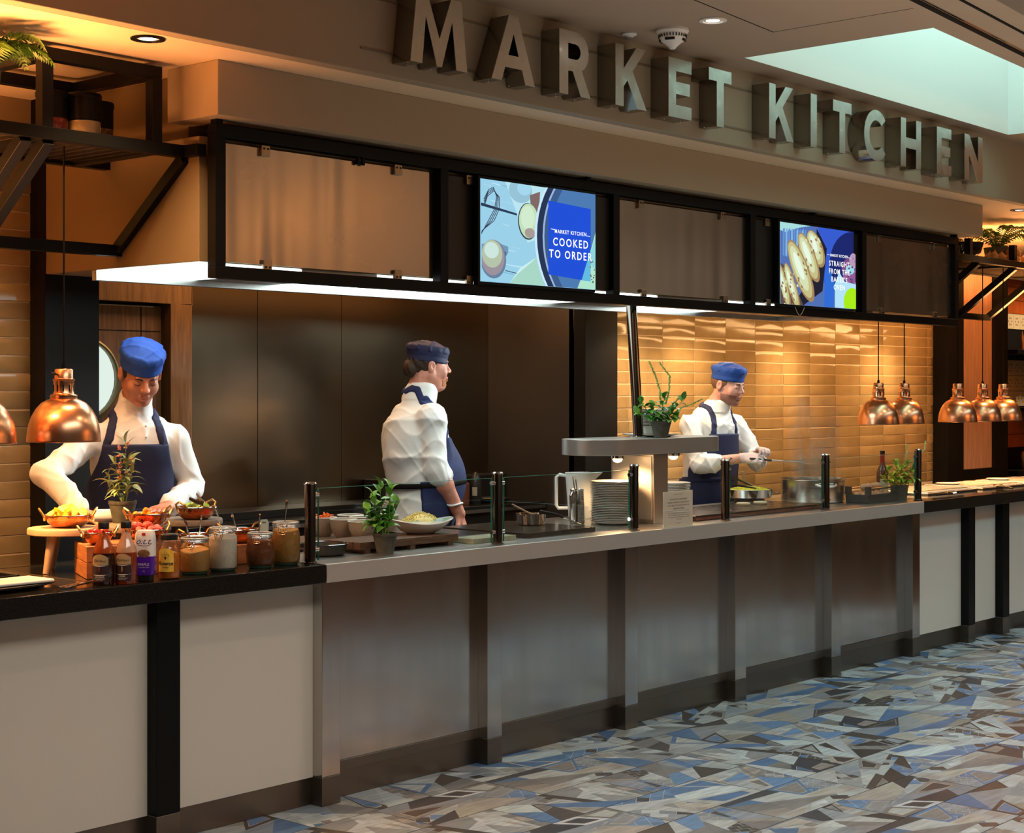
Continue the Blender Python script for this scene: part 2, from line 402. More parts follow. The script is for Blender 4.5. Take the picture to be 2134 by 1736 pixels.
# hatch outline and the two dark shadow-gap tracks running across the ceiling
def strip(p, q, w, z0, z1, gg):
    d = (Vector((*q,0))-Vector((*p,0))); n = Vector((-d.y,d.x,0)).normalized()*w/2
    a = [(p[0]-n.x,p[1]-n.y),(q[0]-n.x,q[1]-n.y),(q[0]+n.x,q[1]+n.y),(p[0]+n.x,p[1]+n.y)]
    return gg.prism(a, z0, z1)
g = G(); strip((5.52,3.95),(6.40,4.05),.006,CZ-.001,CZ+.002,g); strip((6.40,4.05),(6.40,3.35),.003,CZ-.001,CZ+.002,g)
g.obj('hatch_joint', M['cord'], ceil, smooth=False)
for k, (dy, w, m) in enumerate(((0,.030,'cord'),(-.030,.012,'steelp'),(-.16,.014,'cord'),(-.48,.05,'cord'))):
    g = G(); strip((4.5,3.10+dy),(13.0,3.93+dy),w,CZ-.004,CZ+.002,g)
    struct(g.obj('trim_%d' % (k+1), M[m], smooth=False))
g = G(); strip((4.5,2.30),(13.0,3.13),.9,CZ-.05,CZ-.001,g)
struct(g.obj('ceiling_drop', mat('grey_ceiling_band', (.16,.13,.10), .6), smooth=False))

# ---------------------------------------------------------------- bulkheads over the servery
g = G().box(-6, 18, 4.66, 4.72, 2.85, 3.30)
fas = struct(g.obj('wall_front', M['taupe'], smooth=False, bevel=.004))
g = G().box(-6, 18, 4.72, 8.1, 2.85, 2.95)
struct(g.obj('ceiling_servery', mat('servery_ceiling_paint', (.80,.62,.42), .8), smooth=False))
g = G().box(3.895, 10.335, 4.90, 5.21, 2.642, 2.85)
struct(g.obj('bulkhead_box', mat('bulkhead_paint', (.44,.34,.23), .75, bump=.1, bscale=300), smooth=False, bevel=.003))
g = G().box(3.92, 10.12, 5.045, 6.09, 2.10, 2.58); g.box(4.0, 10.2, 5.215, 6.09, 2.58, 2.85)
struct(g.obj('hood_casing', M['beige'], smooth=False, bevel=.003))
# luminous canopy over the worktop with a steel lip round it
lum = thing('canopy_light', 'long glowing white canopy panel above the cooking counter', 'light', (3.92,5.0,2.085))
xs = [0,.52,.95,1.55,2.05,2.95,3.55,4.3,5.17]
for i in range(8):
    gg = G().box(xs[i]+.004, xs[i+1]-.004, .05, .72, .0, .014)
    gg.obj('panel', M['lum'] if i % 2 == 0 or i in (3,) else M['steel'], lum, smooth=False)
G().box(0, 5.18, .72, .75, -.028, .014).obj('back_lip', M['steel'], lum, smooth=False, bevel=.002)
G().box(5.17, 5.20, .05, .72, -.028, .014).obj('side_lip', M['steel'], lum, smooth=False, bevel=.002)

# ---------------------------------------------------------------- walls
tv = []
def tile_mesh(seed):
    rn = random.Random(seed); L, H, D = .358-.0045, .0765-.0048, .0035; c = .0024
    j = lambda: rn.uniform(-.0014,.0014)
    v = [(0,0,0),(L,0,0),(L,0,H),(0,0,H)]
    f = [(c+j(),-D+j(),c+j()),(L-c+j(),-D+j(),c+j()),(L-c+j(),-D+j(),H-c+j()),(c+j(),-D+j(),H-c+j())]
    b = [(x,-D*.55,z) for x,y,z in v]
    g = G(); n = 5
    pts = v+b+f+[(L/2,-D-.0012+j(),H/2)]
    fc = []
    for i in range(4):
        k = (i+1)%4; fc += [(i,k,4+k,4+i),(4+i,4+k,8+k,8+i),(8+i,8+k,12)]
    g.add(pts, fc); me = g.mesh('tile', True, 25); me.materials.append(M['tile']); return me
TM = [tile_mesh(s) for s in range(8)]
rn = random.Random(11)
def tile_wall(wall, X0, X1, Z0, Z1, Y, xj, zj):
    k0 = math.floor((X0-xj)/.358); x = xj+k0*.358
    while x < X1:
        z = zj+math.ceil((Z0-zj)/.0765-1)*.0765
        while z < Z1:
            if x >= X0-.36 and z > Z0-.05:
                o = link('tile', rn.choice(TM), wall, loc=(x+.002, Y, z))
                xa = max(x, X0); xb = min(x+.358, X1)
                if xb-xa < .357:
                    if xb-xa > .03: o.location.x = xa+.002; o.scale.x = (xb-xa-.004)/.354
                    else: bpy.data.objects.remove(o); z += .0765; continue
            z += .0765
        x += .358
g = G().box(7.6, 12.4, 6.2, 6.3, 0, 2.85)
wr = struct(g.obj('wall_right', M['grout'], smooth=False))
tile_wall(wr, 7.884, 12.20, .93, 2.12, 6.2, 9.565, 1.194)
g = G().box(-6, 3.93, 6.2, 6.3, 0, 2.85)
wl = struct(g.obj('wall_left', M['grout'], smooth=False))
tile_wall(wl, 3.05, 3.93, .75, 2.45, 6.2, 3.93-.358, 1.145)
g = G().box(-6, 3.05, 6.188, 6.2, 0, 2.45); g.box(-6, 3.93, 6.192, 6.2, 2.45, 2.85)
g.obj('plaster', M['beige'], wl, smooth=False)
# kitchen back wall of steel sheets
g = G().box(4.2, 7.7, 6.9, 7.0, 0, 2.7); wb = struct(g.obj('wall_back', M['blackw'], smooth=False))
xs = [5.24, 5.722, 6.333, 7.565]
for i in range(3):
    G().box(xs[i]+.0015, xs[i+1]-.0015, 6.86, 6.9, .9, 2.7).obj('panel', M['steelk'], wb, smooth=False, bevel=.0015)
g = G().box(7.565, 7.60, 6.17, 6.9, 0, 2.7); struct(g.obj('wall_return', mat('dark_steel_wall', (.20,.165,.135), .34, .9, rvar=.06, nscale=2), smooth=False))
g = G().box(4.19, 4.22, 6.17, 6.9, 0, 2.7); struct(g.obj('wall_kitchen_side', M['blackw'], smooth=False))
g = G().box(4.0, 7.7, 6.09, 7.1, 2.6, 2.7); struct(g.obj('ceiling_kitchen', M['ceil'], smooth=False))
# columns
for i, (x0, x1, y0, y1) in enumerate(((3.915,4.19,6.09,6.21),(7.565,7.884,6.09,6.21))):
    g = G().box(x0, x1, y0, y1, 0, 2.85); g.box(x0-.0, x0+.055, y0-.006, y0, 0, 2.85)
    struct(g.obj('column', M['blackw'], smooth=False, bevel=.002))
g = G().box(12.17, 12.50, 6.09, 6.25, 0, 2.85); g.box(13.09, 13.33, 6.09, 6.25, 0, 2.85); g.box(12.50, 13.09, 6.09, 6.25, 0, .965); g.box(12.17,12.36,6.07,6.09,0,2.85)
pier = struct(g.obj('column_panelled', M['blackw'], smooth=False, bevel=.003))
G().box(12.50, 13.09, 6.125, 6.2, .965, 2.85).obj('panel', M['woodp'], pier, smooth=False)

# oak door with a porthole
dr = G()
dr.box(4.60,5.24,6.80,6.9,2.05,2.16); dr.box(5.105,5.24,6.80,6.9,0,2.05)
door = struct(dr.obj('door_1', M['oakf'], smooth=False, bevel=.004))
gl = G()
cx, cz, r = 4.63, 1.665, .19; n = 32
x0, x1, z0, z1, y0, y1 = 4.22, 5.09, 0, 2.035, 6.86, 6.90
ring = [(cx+r*math.cos(2*PI*i/n), cz+r*math.sin(2*PI*i/n)) for i in range(n)]
def border(a):
    dx, dz = math.cos(a), math.sin(a); t = 1e9
    if dx > 1e-9: t = min(t, (x1-cx)/dx)
    if dx < -1e-9: t = min(t, (x0-cx)/dx)
    if dz > 1e-9: t = min(t, (z1-cz)/dz)
    if dz < -1e-9: t = min(t, (z0-cz)/dz)
    return (cx+dx*t, cz+dz*t)
angs = sorted([2*PI*i/n for i in range(n)]+[math.atan2(b-cz, a-cx) % (2*PI) for a in (x0,x1) for b in (z0,z1)])
inn = [(cx+r*math.cos(a), cz+r*math.sin(a)) for a in angs]; out = [border(a) for a in angs]; m = len(angs)
v = [(x,y0,z) for x,z in inn]+[(x,y0,z) for x,z in out]+[(x,y1,z) for x,z in inn]+[(x,y1,z) for x,z in out]
f = []
for i in range(m):
    j = (i+1)%m; f += [(i,j,m+j,m+i),(2*m+i,3*m+i,3*m+j,2*m+j),(i,2*m+i,2*m+j,j),(m+i,m+j,3*m+j,3*m+i)]
leaf = G().add(v,f).obj('door_leaf', M['oak'], door, smooth=False)
G().box(4.22,5.085,6.858,6.860,1.905,1.909).box(4.965,4.969,6.858,6.860,0,2.03).obj('groove', M['cord'], leaf, smooth=False)
tor = G().tube([(cx+(r+.004)*math.cos(2*PI*i/40), 6.855, cz+(r+.004)*math.sin(2*PI*i/40)) for i in range(40)], .012, 8, closed=True)
tor.obj('porthole_rim', mat('olive_rim', (.22,.19,.10), .35, .6), leaf)
G().cyl(r, 0, .004, 40, M=T(cx,6.882,cz)@R(PI/2,'X')).obj('pane', emis('porthole_light', (.72,.84,.76), .95), leaf)
G().box(4.22,5.04,6.855,6.862,2.028,2.034).obj('light_strip', M['steelp'], door, smooth=False)
# unseen shell of the hall so that reflections find a room
g = G().box(-6.1,-6,-7,8.2,0,3.3); struct(g.obj('wall_hall_left', M['taupe'], smooth=False))
g = G().box(18,18.1,-7,8.2,0,3.3); struct(g.obj('wall_hall_right', M['taupe'], smooth=False))
g = G().box(-6,18,-7.1,-7,0,3.3); struct(g.obj('wall_hall_back', mat('hall_wall_paint', (.20,.13,.08), .6), smooth=False))
g = G().box(-6,18,8.1,8.2,0,2.95); struct(g.obj('wall_outer', M['blackw'], smooth=False))
for i, (a, b) in enumerate(((-3,0.5),(2,6.5),(8,12.5))):  # invented glowing panels on the back wall, there for the steel to reflect
    g = G().box(a,b,-6.99,-6.96,.5,1.9); struct(g.obj('glow_panel_%d' % (i+1), emis('warm_glow_panel', (.60,.50,.40), .35), smooth=False))

# ---------------------------------------------------------------- servery counter
CT = .944
ctr = thing('servery_counter', 'long servery counter with steel middle run and cream panelled ends', 'counter', (0,0,0))
def kick(x0, x1, parent, m='steel', z1=.108):
    return G().box(x0, x1, 4.795, 4.83, 0, z1).obj('kick_plate', M[m], parent, smooth=False, bevel=.002)
# carcass behind the panels
G().box(-3, 16, 4.84, 5.46, .0, .868).obj('carcass', M['blackw'], ctr, smooth=False)
posts = [(-.5,-.4,'b'),(.55,.65,'b'),(1.65,1.75,'b'),(2.62,2.72,'b'),(3.49,3.593,'b'),(4.265,4.36,'s'),(5.214,5.307,'s'),(6.184,6.283,'s'),(7.115,7.215,'s'),(8.08,8.18,'s'),(9.03,9.12,'s'),(9.775,9.87,'b'),(10.275,10.375,'b'),(11.1,11.2,'b'),(12.0,12.1,'b'),(13,13.1,'b')]
M['kick'] = mat('dull_steel_kick', (.21,.18,.15), .34, 1, rvar=.03, nscale=6)
for x0, x1, k in posts:
    p = G().box(x0, x1, 4.73, 4.83, .113, .8725).obj('post', M['black'] if k == 'b' else M['steelv'], ctr, smooth=False, bevel=.002)
    G().box(x0-.001, x1+.001, 4.729, 4.83, 0, .112).obj('post_foot', M['kick'], p, smooth=False, bevel=.002)
for i in range(len(posts)-1):
    a, b = posts[i][1], posts[i+1][0]; st = posts[i][2] == 's' and posts[i+1][2] == 's'
    if st:
        G().box(a, b, 4.785, 4.83, .15, .8725).obj('steel_panel', M['steelv'], ctr, smooth=False, bevel=.001)
        G().box(a, b, 4.782, 4.83, .108, .149).obj('lower_rail', M['kick'], ctr, smooth=False, bevel=.002)
    else: G().box(a, b, 4.783, 4.83, .108, .8725).obj('cream_panel', M['cream'], ctr, smooth=False, bevel=.001)
    kick(a, b, ctr, 'kick')
wt = thing('steel_worktop', 'brushed steel worktop with deep front apron in the middle of the counter', 'worktop', (4.225,4.66,CT))
G().box(0, 4.81, 0.002, .85, -.069, 0).obj('slab', M['steelt'], wt, smooth=False, bevel=.004)
G().box(.0, 4.81, -.002, .0018, -.071, -.001).obj('front_apron', M['steelf'], wt, smooth=False, bevel=.0015)
for x0, x1, lb in ((-3,4.222,'left black granite worktop holding the syrup bottles and jars'),(9.038,16,'right black granite worktop under the row of copper lamps')):
    t = thing('stone_worktop', lb, 'worktop', (x0,4.66,CT))
    G().box(0, x1-x0, 0, .85, -.071, 0).obj('slab', M['stone'], t, smooth=False, bevel=.003)
    G().box(0, x1-x0, .80, .85, .0002, .0012).obj('rear_strip', M['steelp'], t, smooth=False)
# ---------------------------------------------------------------- text and flat print helpers
def text2d(s, size=1, spacing=1.0, align='CENTER', bold=0, shear=0):
    cu = bpy.data.curves.new('t', 'FONT'); cu.body = s; cu.size = size; cu.space_character = spacing
    cu.align_x = align; cu.align_y = 'CENTER'; cu.offset = bold; cu.shear = shear; cu.resolution_u = 3
    o = bpy.data.objects.new('t', cu); COL.objects.link(o)
    me = bpy.data.meshes.new_from_object(o)
    v = [tuple(p.co) for p in me.vertices]; f = [tuple(p.vertices) for p in me.polygons]
    bpy.data.objects.remove(o); bpy.data.curves.remove(cu); bpy.data.meshes.remove(me)
    return v, f
def put_text(g, s, size, u, v, fn, **k):
    vv, ff = text2d(s, size, **k)
    return g.add([fn(u+x, v+y) for x, y, z in vv], ff)
_em = {}
def em(c, s=1.0):
    if (c, s) not in _em: _em[(c, s)] = emis('screen_colour', c, s)
    return _em[(c, s)]
def curve2d(splines, depth):
    cu = bpy.data.curves.new('c', 'CURVE'); cu.dimensions = '2D'; cu.fill_mode = 'BOTH'; cu.extrude = depth/2
    for pts in splines:
        sp = cu.splines.new('POLY'); sp.points.add(len(pts)-1)
        for i, p in enumerate(pts): sp.points[i].co = (p[0], p[1], 0, 1)
        sp.use_cyclic_u = True
    o = bpy.data.objects.new('c', cu); COL.objects.link(o)
    me = bpy.data.meshes.new_from_object(o)
    v = [tuple(p.co) for p in me.vertices]; f = [tuple(p.vertices) for p in me.polygons]
    bpy.data.objects.remove(o); bpy.data.curves.remove(cu); bpy.data.meshes.remove(me)
    return v, f
def ellp(cx, cy, rx, ry, a0=0, a1=2*PI, n=24, rot=0):
    return [(cx+rx*math.cos(a0+(a1-a0)*i/n)*math.cos(rot)-ry*math.sin(a0+(a1-a0)*i/n)*math.sin(rot),
             cy+rx*math.cos(a0+(a1-a0)*i/n)*math.sin(rot)+ry*math.sin(a0+(a1-a0)*i/n)*math.cos(rot)) for i in range(n+(abs(a1-a0) < 6.28))]

# ---------------------------------------------------------------- sign letters
def L_(ch):
    st = .060; H = .28
    if ch == 'M': return [[(0,0),(.066,0),(.086,.190),(.150,0),(.178,0),(.238,.190),(.262,0),(.327,0),(.292,.28),(.232,.28),(.164,.110),(.096,.28),(.036,.28)]]
    if ch == 'A': return [[(0,0),(.062,0),(.084,.060),(.192,.060),(.213,0),(.275,0),(.166,.28),(.109,.28)],[(.138,.205),(.170,.112),(.105,.112)]]
    if ch == 'R':
        o = [(0,0),(st,0),(st,.105),(.092,.105),(.148,0),(.216,0),(.152,.118)]
        o += [(.115+.088*math.cos(a), .192+.088*math.sin(a)) for a in [(-1.0+i*(2.57)/10) for i in range(11)]]+[(0,.28)]
        h = [(st,.158)]+[(.112+.034*math.cos(-PI/2+PI*i/8), .192+.034*math.sin(-PI/2+PI*i/8)) for i in range(9)]+[(st,.226)]
        return [o, h]
    if ch == 'K': return [[(0,0),(st,0),(st,.090),(.088,.122),(.168,0),(.234,0),(.126,.168),(.228,.28),(.156,.28),(st,.172),(st,.28),(0,.28)]]
    if ch == 'E': return [[(0,0),(.186,0),(.186,st),(st,st),(st,.112),(.172,.112),(.172,.170),(st,.170),(st,.22),(.186,.22),(.186,.28),(0,.28)]]
    if ch == 'T': return [[(.068,0),(.128,0),(.128,.22),(.196,.22),(.196,.28),(0,.28),(0,.22),(.068,.22)]]
    if ch == 'I': return [[(0,0),(.062,0),(.062,.28),(0,.28)]]
    if ch == 'H': return [[(0,0),(st,0),(st,.110),(.184,.110),(.184,0),(.244,0),(.244,.28),(.184,.28),(.184,.170),(st,.170),(st,.28),(0,.28)]]
    if ch == 'N': return [[(0,0),(st,0),(st,.160),(.180,0),(.244,0),(.244,.28),(.184,.28),(.184,.118),(.062,.28),(0,.28)]]
    if ch == 'C':
        a = .72
        o = [(.137+.137*math.cos(t), .14+.143*math.sin(t)) for t in [a+(2*PI-2*a)*i/28 for i in range(29)]]
        q = [(.137+.080*math.cos(t), .14+.084*math.sin(t)) for t in [a+.05+(2*PI-2*a-.1)*i/28 for i in range(29)]]
        return [o+q[::-1]]
words = [('M',4.570),('A',5.045),('R',5.484),('K',5.881),('E',6.288),('T',6.620),('K',7.160),('I',7.564),('T',7.794),('C',8.130),('H',8.552),('E',8.995),('N',9.358)]
lab = ['M that begins the sign at its left end','A between M and R in the first word','R between A and K in the first word','K between R and E in the first word','E next to last in the first word','T that ends the first word of the sign','K that begins the second word of the sign','I second in the second word of the sign','T between I and C in the second word','C with a rounded body in the second word','H between C and E in the second word','E just before the last letter of the sign','N at the right end of the sign']
def rxz(x, z, y=0): return (x, y, z)
for (ch, x), lb in zip(words, lab):
    t = thing('sign_letter', 'deep steel box letter '+lb, 'sign letter', (x, 4.66, 2.90), 0, 'steel letters of the wall sign')
    v, f = curve2d(L_(ch), .100)
    G().add([(a, -.053+c, b) for a,b,c in v], f).obj('letter_side', M['letters'], t, smooth=False)
    v, f = curve2d(L_(ch), .003)
    G().add([(a, -.1045+c, b) for a,b,c in v], f).obj('letter_face', M['letter'], t, smooth=False)
    g = G()
    for bx in ((.02,) if ch in 'I' else (.03,.16)): g.ell((bx+.01,-.05,-.003),(.003,.003,.003),8,5)
    g.obj('screw', M['steelp'], t)
g = G().box(4.4,9.75,4.655,4.66,2.935,2.943); g.box(4.4,9.75,4.655,4.66,3.14,3.148)
g.obj('sign_rail', mat('taupe_rail', (.20,.16,.11), .5), fas, smooth=False)

# ---------------------------------------------------------------- menu frame with steel panels and screens
fr = thing('menu_rack', 'long black square-tube frame carrying the menu panels above the counter', 'menu frame', (3.94,4.97,2.035))
FX = 3.94; XR_ = 10.126
bays = [(3.99,5.174),(5.224,6.403),(6.453,7.627),(7.677,8.851),(8.901,10.076)]
def lb(x0,x1,z0,z1,nm='bar',y0=0,y1=.05): return G().box(x0-FX,x1-FX,y0,y1,z0-2.035,z1-2.035).obj(nm, M['black'], fr, smooth=False, bevel=.002)
lb(FX,XR_,2.035,2.082,'bottom_bar'); lb(FX,XR_,2.575,2.622,'top_bar')
for a, b in [(3.94,3.99)]+[(bays[i][1],bays[i+1][0]) for i in range(4)]+[(10.076,10.126)]: lb(a,b,2.082,2.575,'upright')
for a in (3.95, 6.2, 8.3, 10.09): lb(a,a+.03,2.622,2.645,'fixing',.005,.045)
scr = mat('clip_metal', (.42,.34,.25), .3, 1)
backm = mat('dark_backing', (.035,.032,.03), .35, .5)
for i, (a, b) in enumerate(bays):
    ox, oy, oz = a-FX, 5.0-4.97, 2.10-2.035
    plain = i in (0, 2, 4)
    g = G(); w_ = b-a-.042*(i==0)
    if plain:                       # thin sheet with the slight vertical oil-canning the photograph shows
        n = 90; am = {0:.0011, 2:.0003, 4:.0004}[i]; v = []; f = []
        for k in range(n+1):
            u = k/n; env = am*max(0, min(1, (.62-u)*6+.2)) if i == 0 else am
            y = env*(math.sin(u*34)+.7*math.sin(u*57+1)+.5*math.sin(u*23+2))
            for zz in range(5):
                q = zz/4; yy = y*(1+.5*math.sin(q*3+u*9)); v.append((ox+u*w_, oy+yy, oz+.457*q))
        for k in range(n):
            for zz in range(4): f.append((k*5+zz, (k+1)*5+zz, (k+1)*5+zz+1, k*5+zz+1))
        g.add(v, f); g.box(ox, ox+w_, oy+.003, oy+.005, oz, oz+.457)
    else: g.box(ox, ox+w_, oy, oy+.004, oz, oz+.457)
    t = g.obj('menu_panel' if plain else 'backing_panel', M['steelm'] if plain else backm, fr, smooth=plain)
    for cx, up in {0:((.21,1),(.94,1),(.22,0),(.94,0)),1:((.155,1),(.155,0),(.59,0),(1.01,0)),2:((.20,1),(.93,1),(.22,0),(.955,0)),3:((.146,1),(.156,0),(.60,0),(1.0,0)),4:((.20,1),(.925,1),(.23,0),(.925,0))}[i]:
        z = oz+(.447 if up else -.002); cx += ox
        G().box(cx-.022,cx+.022,oy-.016,oy-.001,z-.022,z+.022).obj('clip', scr, t, smooth=False, bevel=.003)
        for q in (-.010,.010): G().cyl(.0045,0,.002,10,M=T(cx+q,oy-.0165,z+(.008 if up else -.008))@R(PI/2,'X')).obj('screw', M['iron'], t)
    if i == 0:
        for q in (.705,.735): G().box(ox+q-.009,ox+q+.009,oy-.02,oy-.005,oz+.443,oz+.480).obj('hanger', M['black'], t, smooth=False, bevel=.006)

def tv(x0, label, build):
    t = thing('menu_screen', label, 'screen', (x0, 4.955, 2.095))
    G().box(-.014,.827,0,.03,-.014,.474).obj('bezel', M['black'], t, smooth=False, bevel=.003)
    d = G().box(0,.813,-.0012,0,0,.46).obj('display', em((.25,.52,.70)), t, smooth=False)
    lay = [0]
    W_, H_ = .813, .46
    def P(poly, c, s=1.0, nm='picture'):
        lay[0] += 1; y = -.0014-.00012*lay[0]
        pl = [p for p in poly]
        pl = clip(clip(clip(clip(pl,1,0,0),-1,0,1),0,1,0),0,-1,1)
        if len(pl) < 3: return
        G().add([(u*W_, y, v*H_) for u,v in pl], [tuple(range(len(pl)))]).obj(nm, em(c,s), d, smooth=False)
    def Ln(pts, w, c):
        for a, b in zip(pts, pts[1:]):
            dx, dy = b[0]-a[0], (b[1]-a[1]); l = math.hypot(dx,dy) or 1; nx, ny = -dy/l*w/2, dx/l*w/2
            P([(a[0]-nx,a[1]-ny),(b[0]-nx,b[1]-ny),(b[0]+nx,b[1]+ny),(a[0]+nx,a[1]+ny)], c)
    def Tx(s, size, u, v, **k):
        lay[0] += 1; y = -.0016-.00012*lay[0]
        put_text(G(), s, size*H_, 0, 0, lambda a,b: (u*W_+a, y, v*H_+b), **k).obj('caption', em((.95,.97,1)), d, smooth=False)
    build(P, Ln, Tx)
    return t
def tv1(P, Ln, Tx):
    wood = (.30,.58,.74)
    P([(0,0),(1,0),(1,1),(0,1)], wood)
    rn = random.Random(5)
    for i in range(26):
        u, v = rn.uniform(0,.5), rn.uniform(0,1); l = rn.uniform(.05,.18)
        P([(u,v),(u+l,v-.015),(u+l,v-.005),(u,v+.006)], rn.choice([(.42,.68,.82),(.18,.42,.62),(.36,.62,.80),(.50,.76,.88)]))
    P([(0,.735),(.30,.68),(.30,.70),(0,.765)], (.02,.04,.08))
    P([(.2,.12),(.30,.10),(.30,.108),(.2,.128)], (.04,.06,.10))
    P([(.20,1),(.56,1),(.45,.45),(.39,.42)], (.45,.72,.80))
    P(ellp(.33,.93,.10,.12), (.28,.50,.62)); P(ellp(.36,.96,.06,.07), (.34,.62,.78))
    P([(.41,.9),(.50,.95),(.49,.72),(.42,.76)], (.20,.13,.12))
    P(ellp(.395,.635,.088,.185), (.04,.06,.08)); P(ellp(.400,.64,.084,.175), (.50,.68,.46)); P(ellp(.392,.67,.06,.12), (.58,.76,.56)); P(ellp(.41,.52,.045,.05), (.36,.30,.28))
    for k in (0,.022,.045,.07):      # whisk
        Ln([(0,.46+k*.4),(.06+k*.6,.60),(.11+k*.5,.72),(.125+k*.3,.84),(.10,.93-k*.5),(.06-k*.2,.90-k),(.02,.80-k)], .006, (.04,.05,.09))
    P([(0,.36),(.10,.40),(.22,.36),(.22,.30),(.12,.10),(0,.20)], (.16,.28,.44)); Ln([(.12,.36),(.2,.30),(.19,.2)], .007, (.05,.07,.12))
    P(ellp(.095,.225,.107,.19), (.13,.20,.32)); P(ellp(.09,.24,.098,.175), (.30,.26,.30)); P(ellp(.085,.275,.085,.135), (.42,.50,.36)); P(ellp(.08,.31,.06,.08), (.55,.72,.66))
    P([(.23,0),(.32,.16),(.46,.28),(.53,0)], (.36,.62,.52)); P([(.23,0),(.32,.16),(.46,.28),(.43,.24),(.30,.10)], (.55,.78,.80))
    P(ellp(.97,.50,.525,.86,n=48), (.55,.75,.92)); P(ellp(.97,.50,.505,.85,n=48), (.02,.035,.08)); P(ellp(.97,.5,.455,.80,n=48), (.30,.42,.66)); P(ellp(.97,.5,.44,.78,n=48), (.045,.10,.24)); P(ellp(.99,.5,.40,.74,n=48), (.07,.18,.40))
    P([(1,.60),(1,0),(.83,0),(.93,.30)], (.40,.72,.56)); P([(1,.55),(1,.2),(.93,.30)], (.25,.62,.66))
    P([(.565,.12),(.955,.08),(.955,.84),(.565,.87)], (.015,.075,.62)); P([(.955,.08),(.955,.42),(.87,.09)], (.12,.45,.68))
    for i in range(14): P(ellp(rn.uniform(.95,.99), rn.uniform(.04,.3), .006,.008,n=6), (.12,.07,.03))
    Tx('MARKET KITCHEN', .052, .765, .565, spacing=1.25, bold=.0006)
    Ln([(.585,.585),(.625,.58)], .006, (.9,.95,1)); Ln([(.905,.555),(.945,.55)], .006, (.9,.95,1))
    Tx('COOKED', .115, .765, .455, spacing=1.3, bold=.0008); Tx('TO ORDER', .115, .765, .33, spacing=1.3, bold=.0008)
def tv2(P, Ln, Tx):
    rn = random.Random(9)
    P([(0,0),(1,0),(1,1),(0,1)], (.08,.15,.42)); P([(0,1),(.4,1),(.25,.96),(.06,.88),(0,.9)], (.35,.66,.66))
    for i in range(9): P([(.03+i*.035,.60),(.055+i*.035,.58),(.06+i*.035,.93+i*.004),(.035+i*.035,.92)], (.20,.42,.72) if i%2 else (.12,.26,.58))
    P([(.5,1),(1,1),(1,.3),(.58,.3)], (.035,.10,.58)); P(ellp(1.0,.55,.34,.45,n=32), (.012,.02,.14)); P([(.48,.98),(.62,.74),(.56,.2),(.30,0),(.18,0),(.46,.5)], (.015,.015,.03))
    P([(0,.5),(.09,.45),(.30,0),(0,0)], (.10,.07,.06))
    def loaf(cx, cy, rx, ry, rot):
        P(ellp(cx,cy,rx,ry,rot=rot), (.34,.22,.10)); P(ellp(cx-.01,cy+.012,rx*.86,ry*.9,rot=rot), (.52,.48,.22)); P(ellp(cx-.02,cy+.03,rx*.6,ry*.72,rot=rot), (.62,.68,.42)); P(ellp(cx-.03,cy+.06,rx*.34,ry*.45,rot=rot), (.74,.86,.70))
        for i in range(16):
            a = rn.uniform(0,6.28); q = rn.uniform(.4,.85)
            P(ellp(cx+rx*q*math.cos(a)*.8, cy+ry*q*math.sin(a), .012, .02, rot=rot, n=6), rn.choice([(.30,.17,.07),(.66,.70,.48)]))
    loaf(.05,.22,.05,.28,.25); loaf(.15,.22,.055,.30,.3); loaf(.46,.72,.10,.24,.35); loaf(.36,.60,.095,.32,.38); loaf(.25,.42,.11,.40,.38)
    P(ellp(.93,.52,.13,.13), (.20,.07,.20)); P(ellp(.96,.42,.14,.10), (.26,.10,.28)); P(ellp(.97,.62,.06,.10), (.45,.30,.45)); P(ellp(.92,.50,.06,.06), (.30,.66,.72))
    for i in range(20): P(ellp(rn.uniform(.82,1), rn.uniform(.3,.66), .014,.016, n=6), rn.choice([(.16,.03,.10),(.35,.18,.42),(.10,.08,.3)]))
    P([(.70,0),(.70,.30),(.76,.46),(.84,.34),(1,.32),(1,0)], (.42,.70,.86)); P([(.55,0),(.56,.46),(.62,.5),(.70,.3),(.68,0)], (.03,.14,.62))
    P(ellp(.95,.08,.125,.19,n=28), (.36,.78,.01))
    Tx('MARKET KITCHEN', .046, .76, .66, spacing=1.2, bold=.0005); Ln([(.59,.665),(.63,.66)], .006, (.9,.95,1)); Ln([(.885,.655),(.93,.65)], .006, (.9,.95,1))
    for s, v in (('STRAIGHT',.555),('FROM THE',.455),("BAKER'S",.355),('OVEN',.255)): Tx(s, .092, .76, v, spacing=1.25, bold=.0007)
tv(5.413, 'lit menu screen showing eggs and a pan beside blue COOKED TO ORDER text', tv1)
t2 = tv(7.900, 'lit menu screen showing bread loaves beside STRAIGHT FROM THE BAKERS OVEN text', tv2)
G().tube([(.16+.10*i/10, .0, -.012-.045*math.sin(PI*i/10)) for i in range(11)], .0022, 6).obj('cable', mat('cream_cable', (.55,.40,.25), .5), t2)

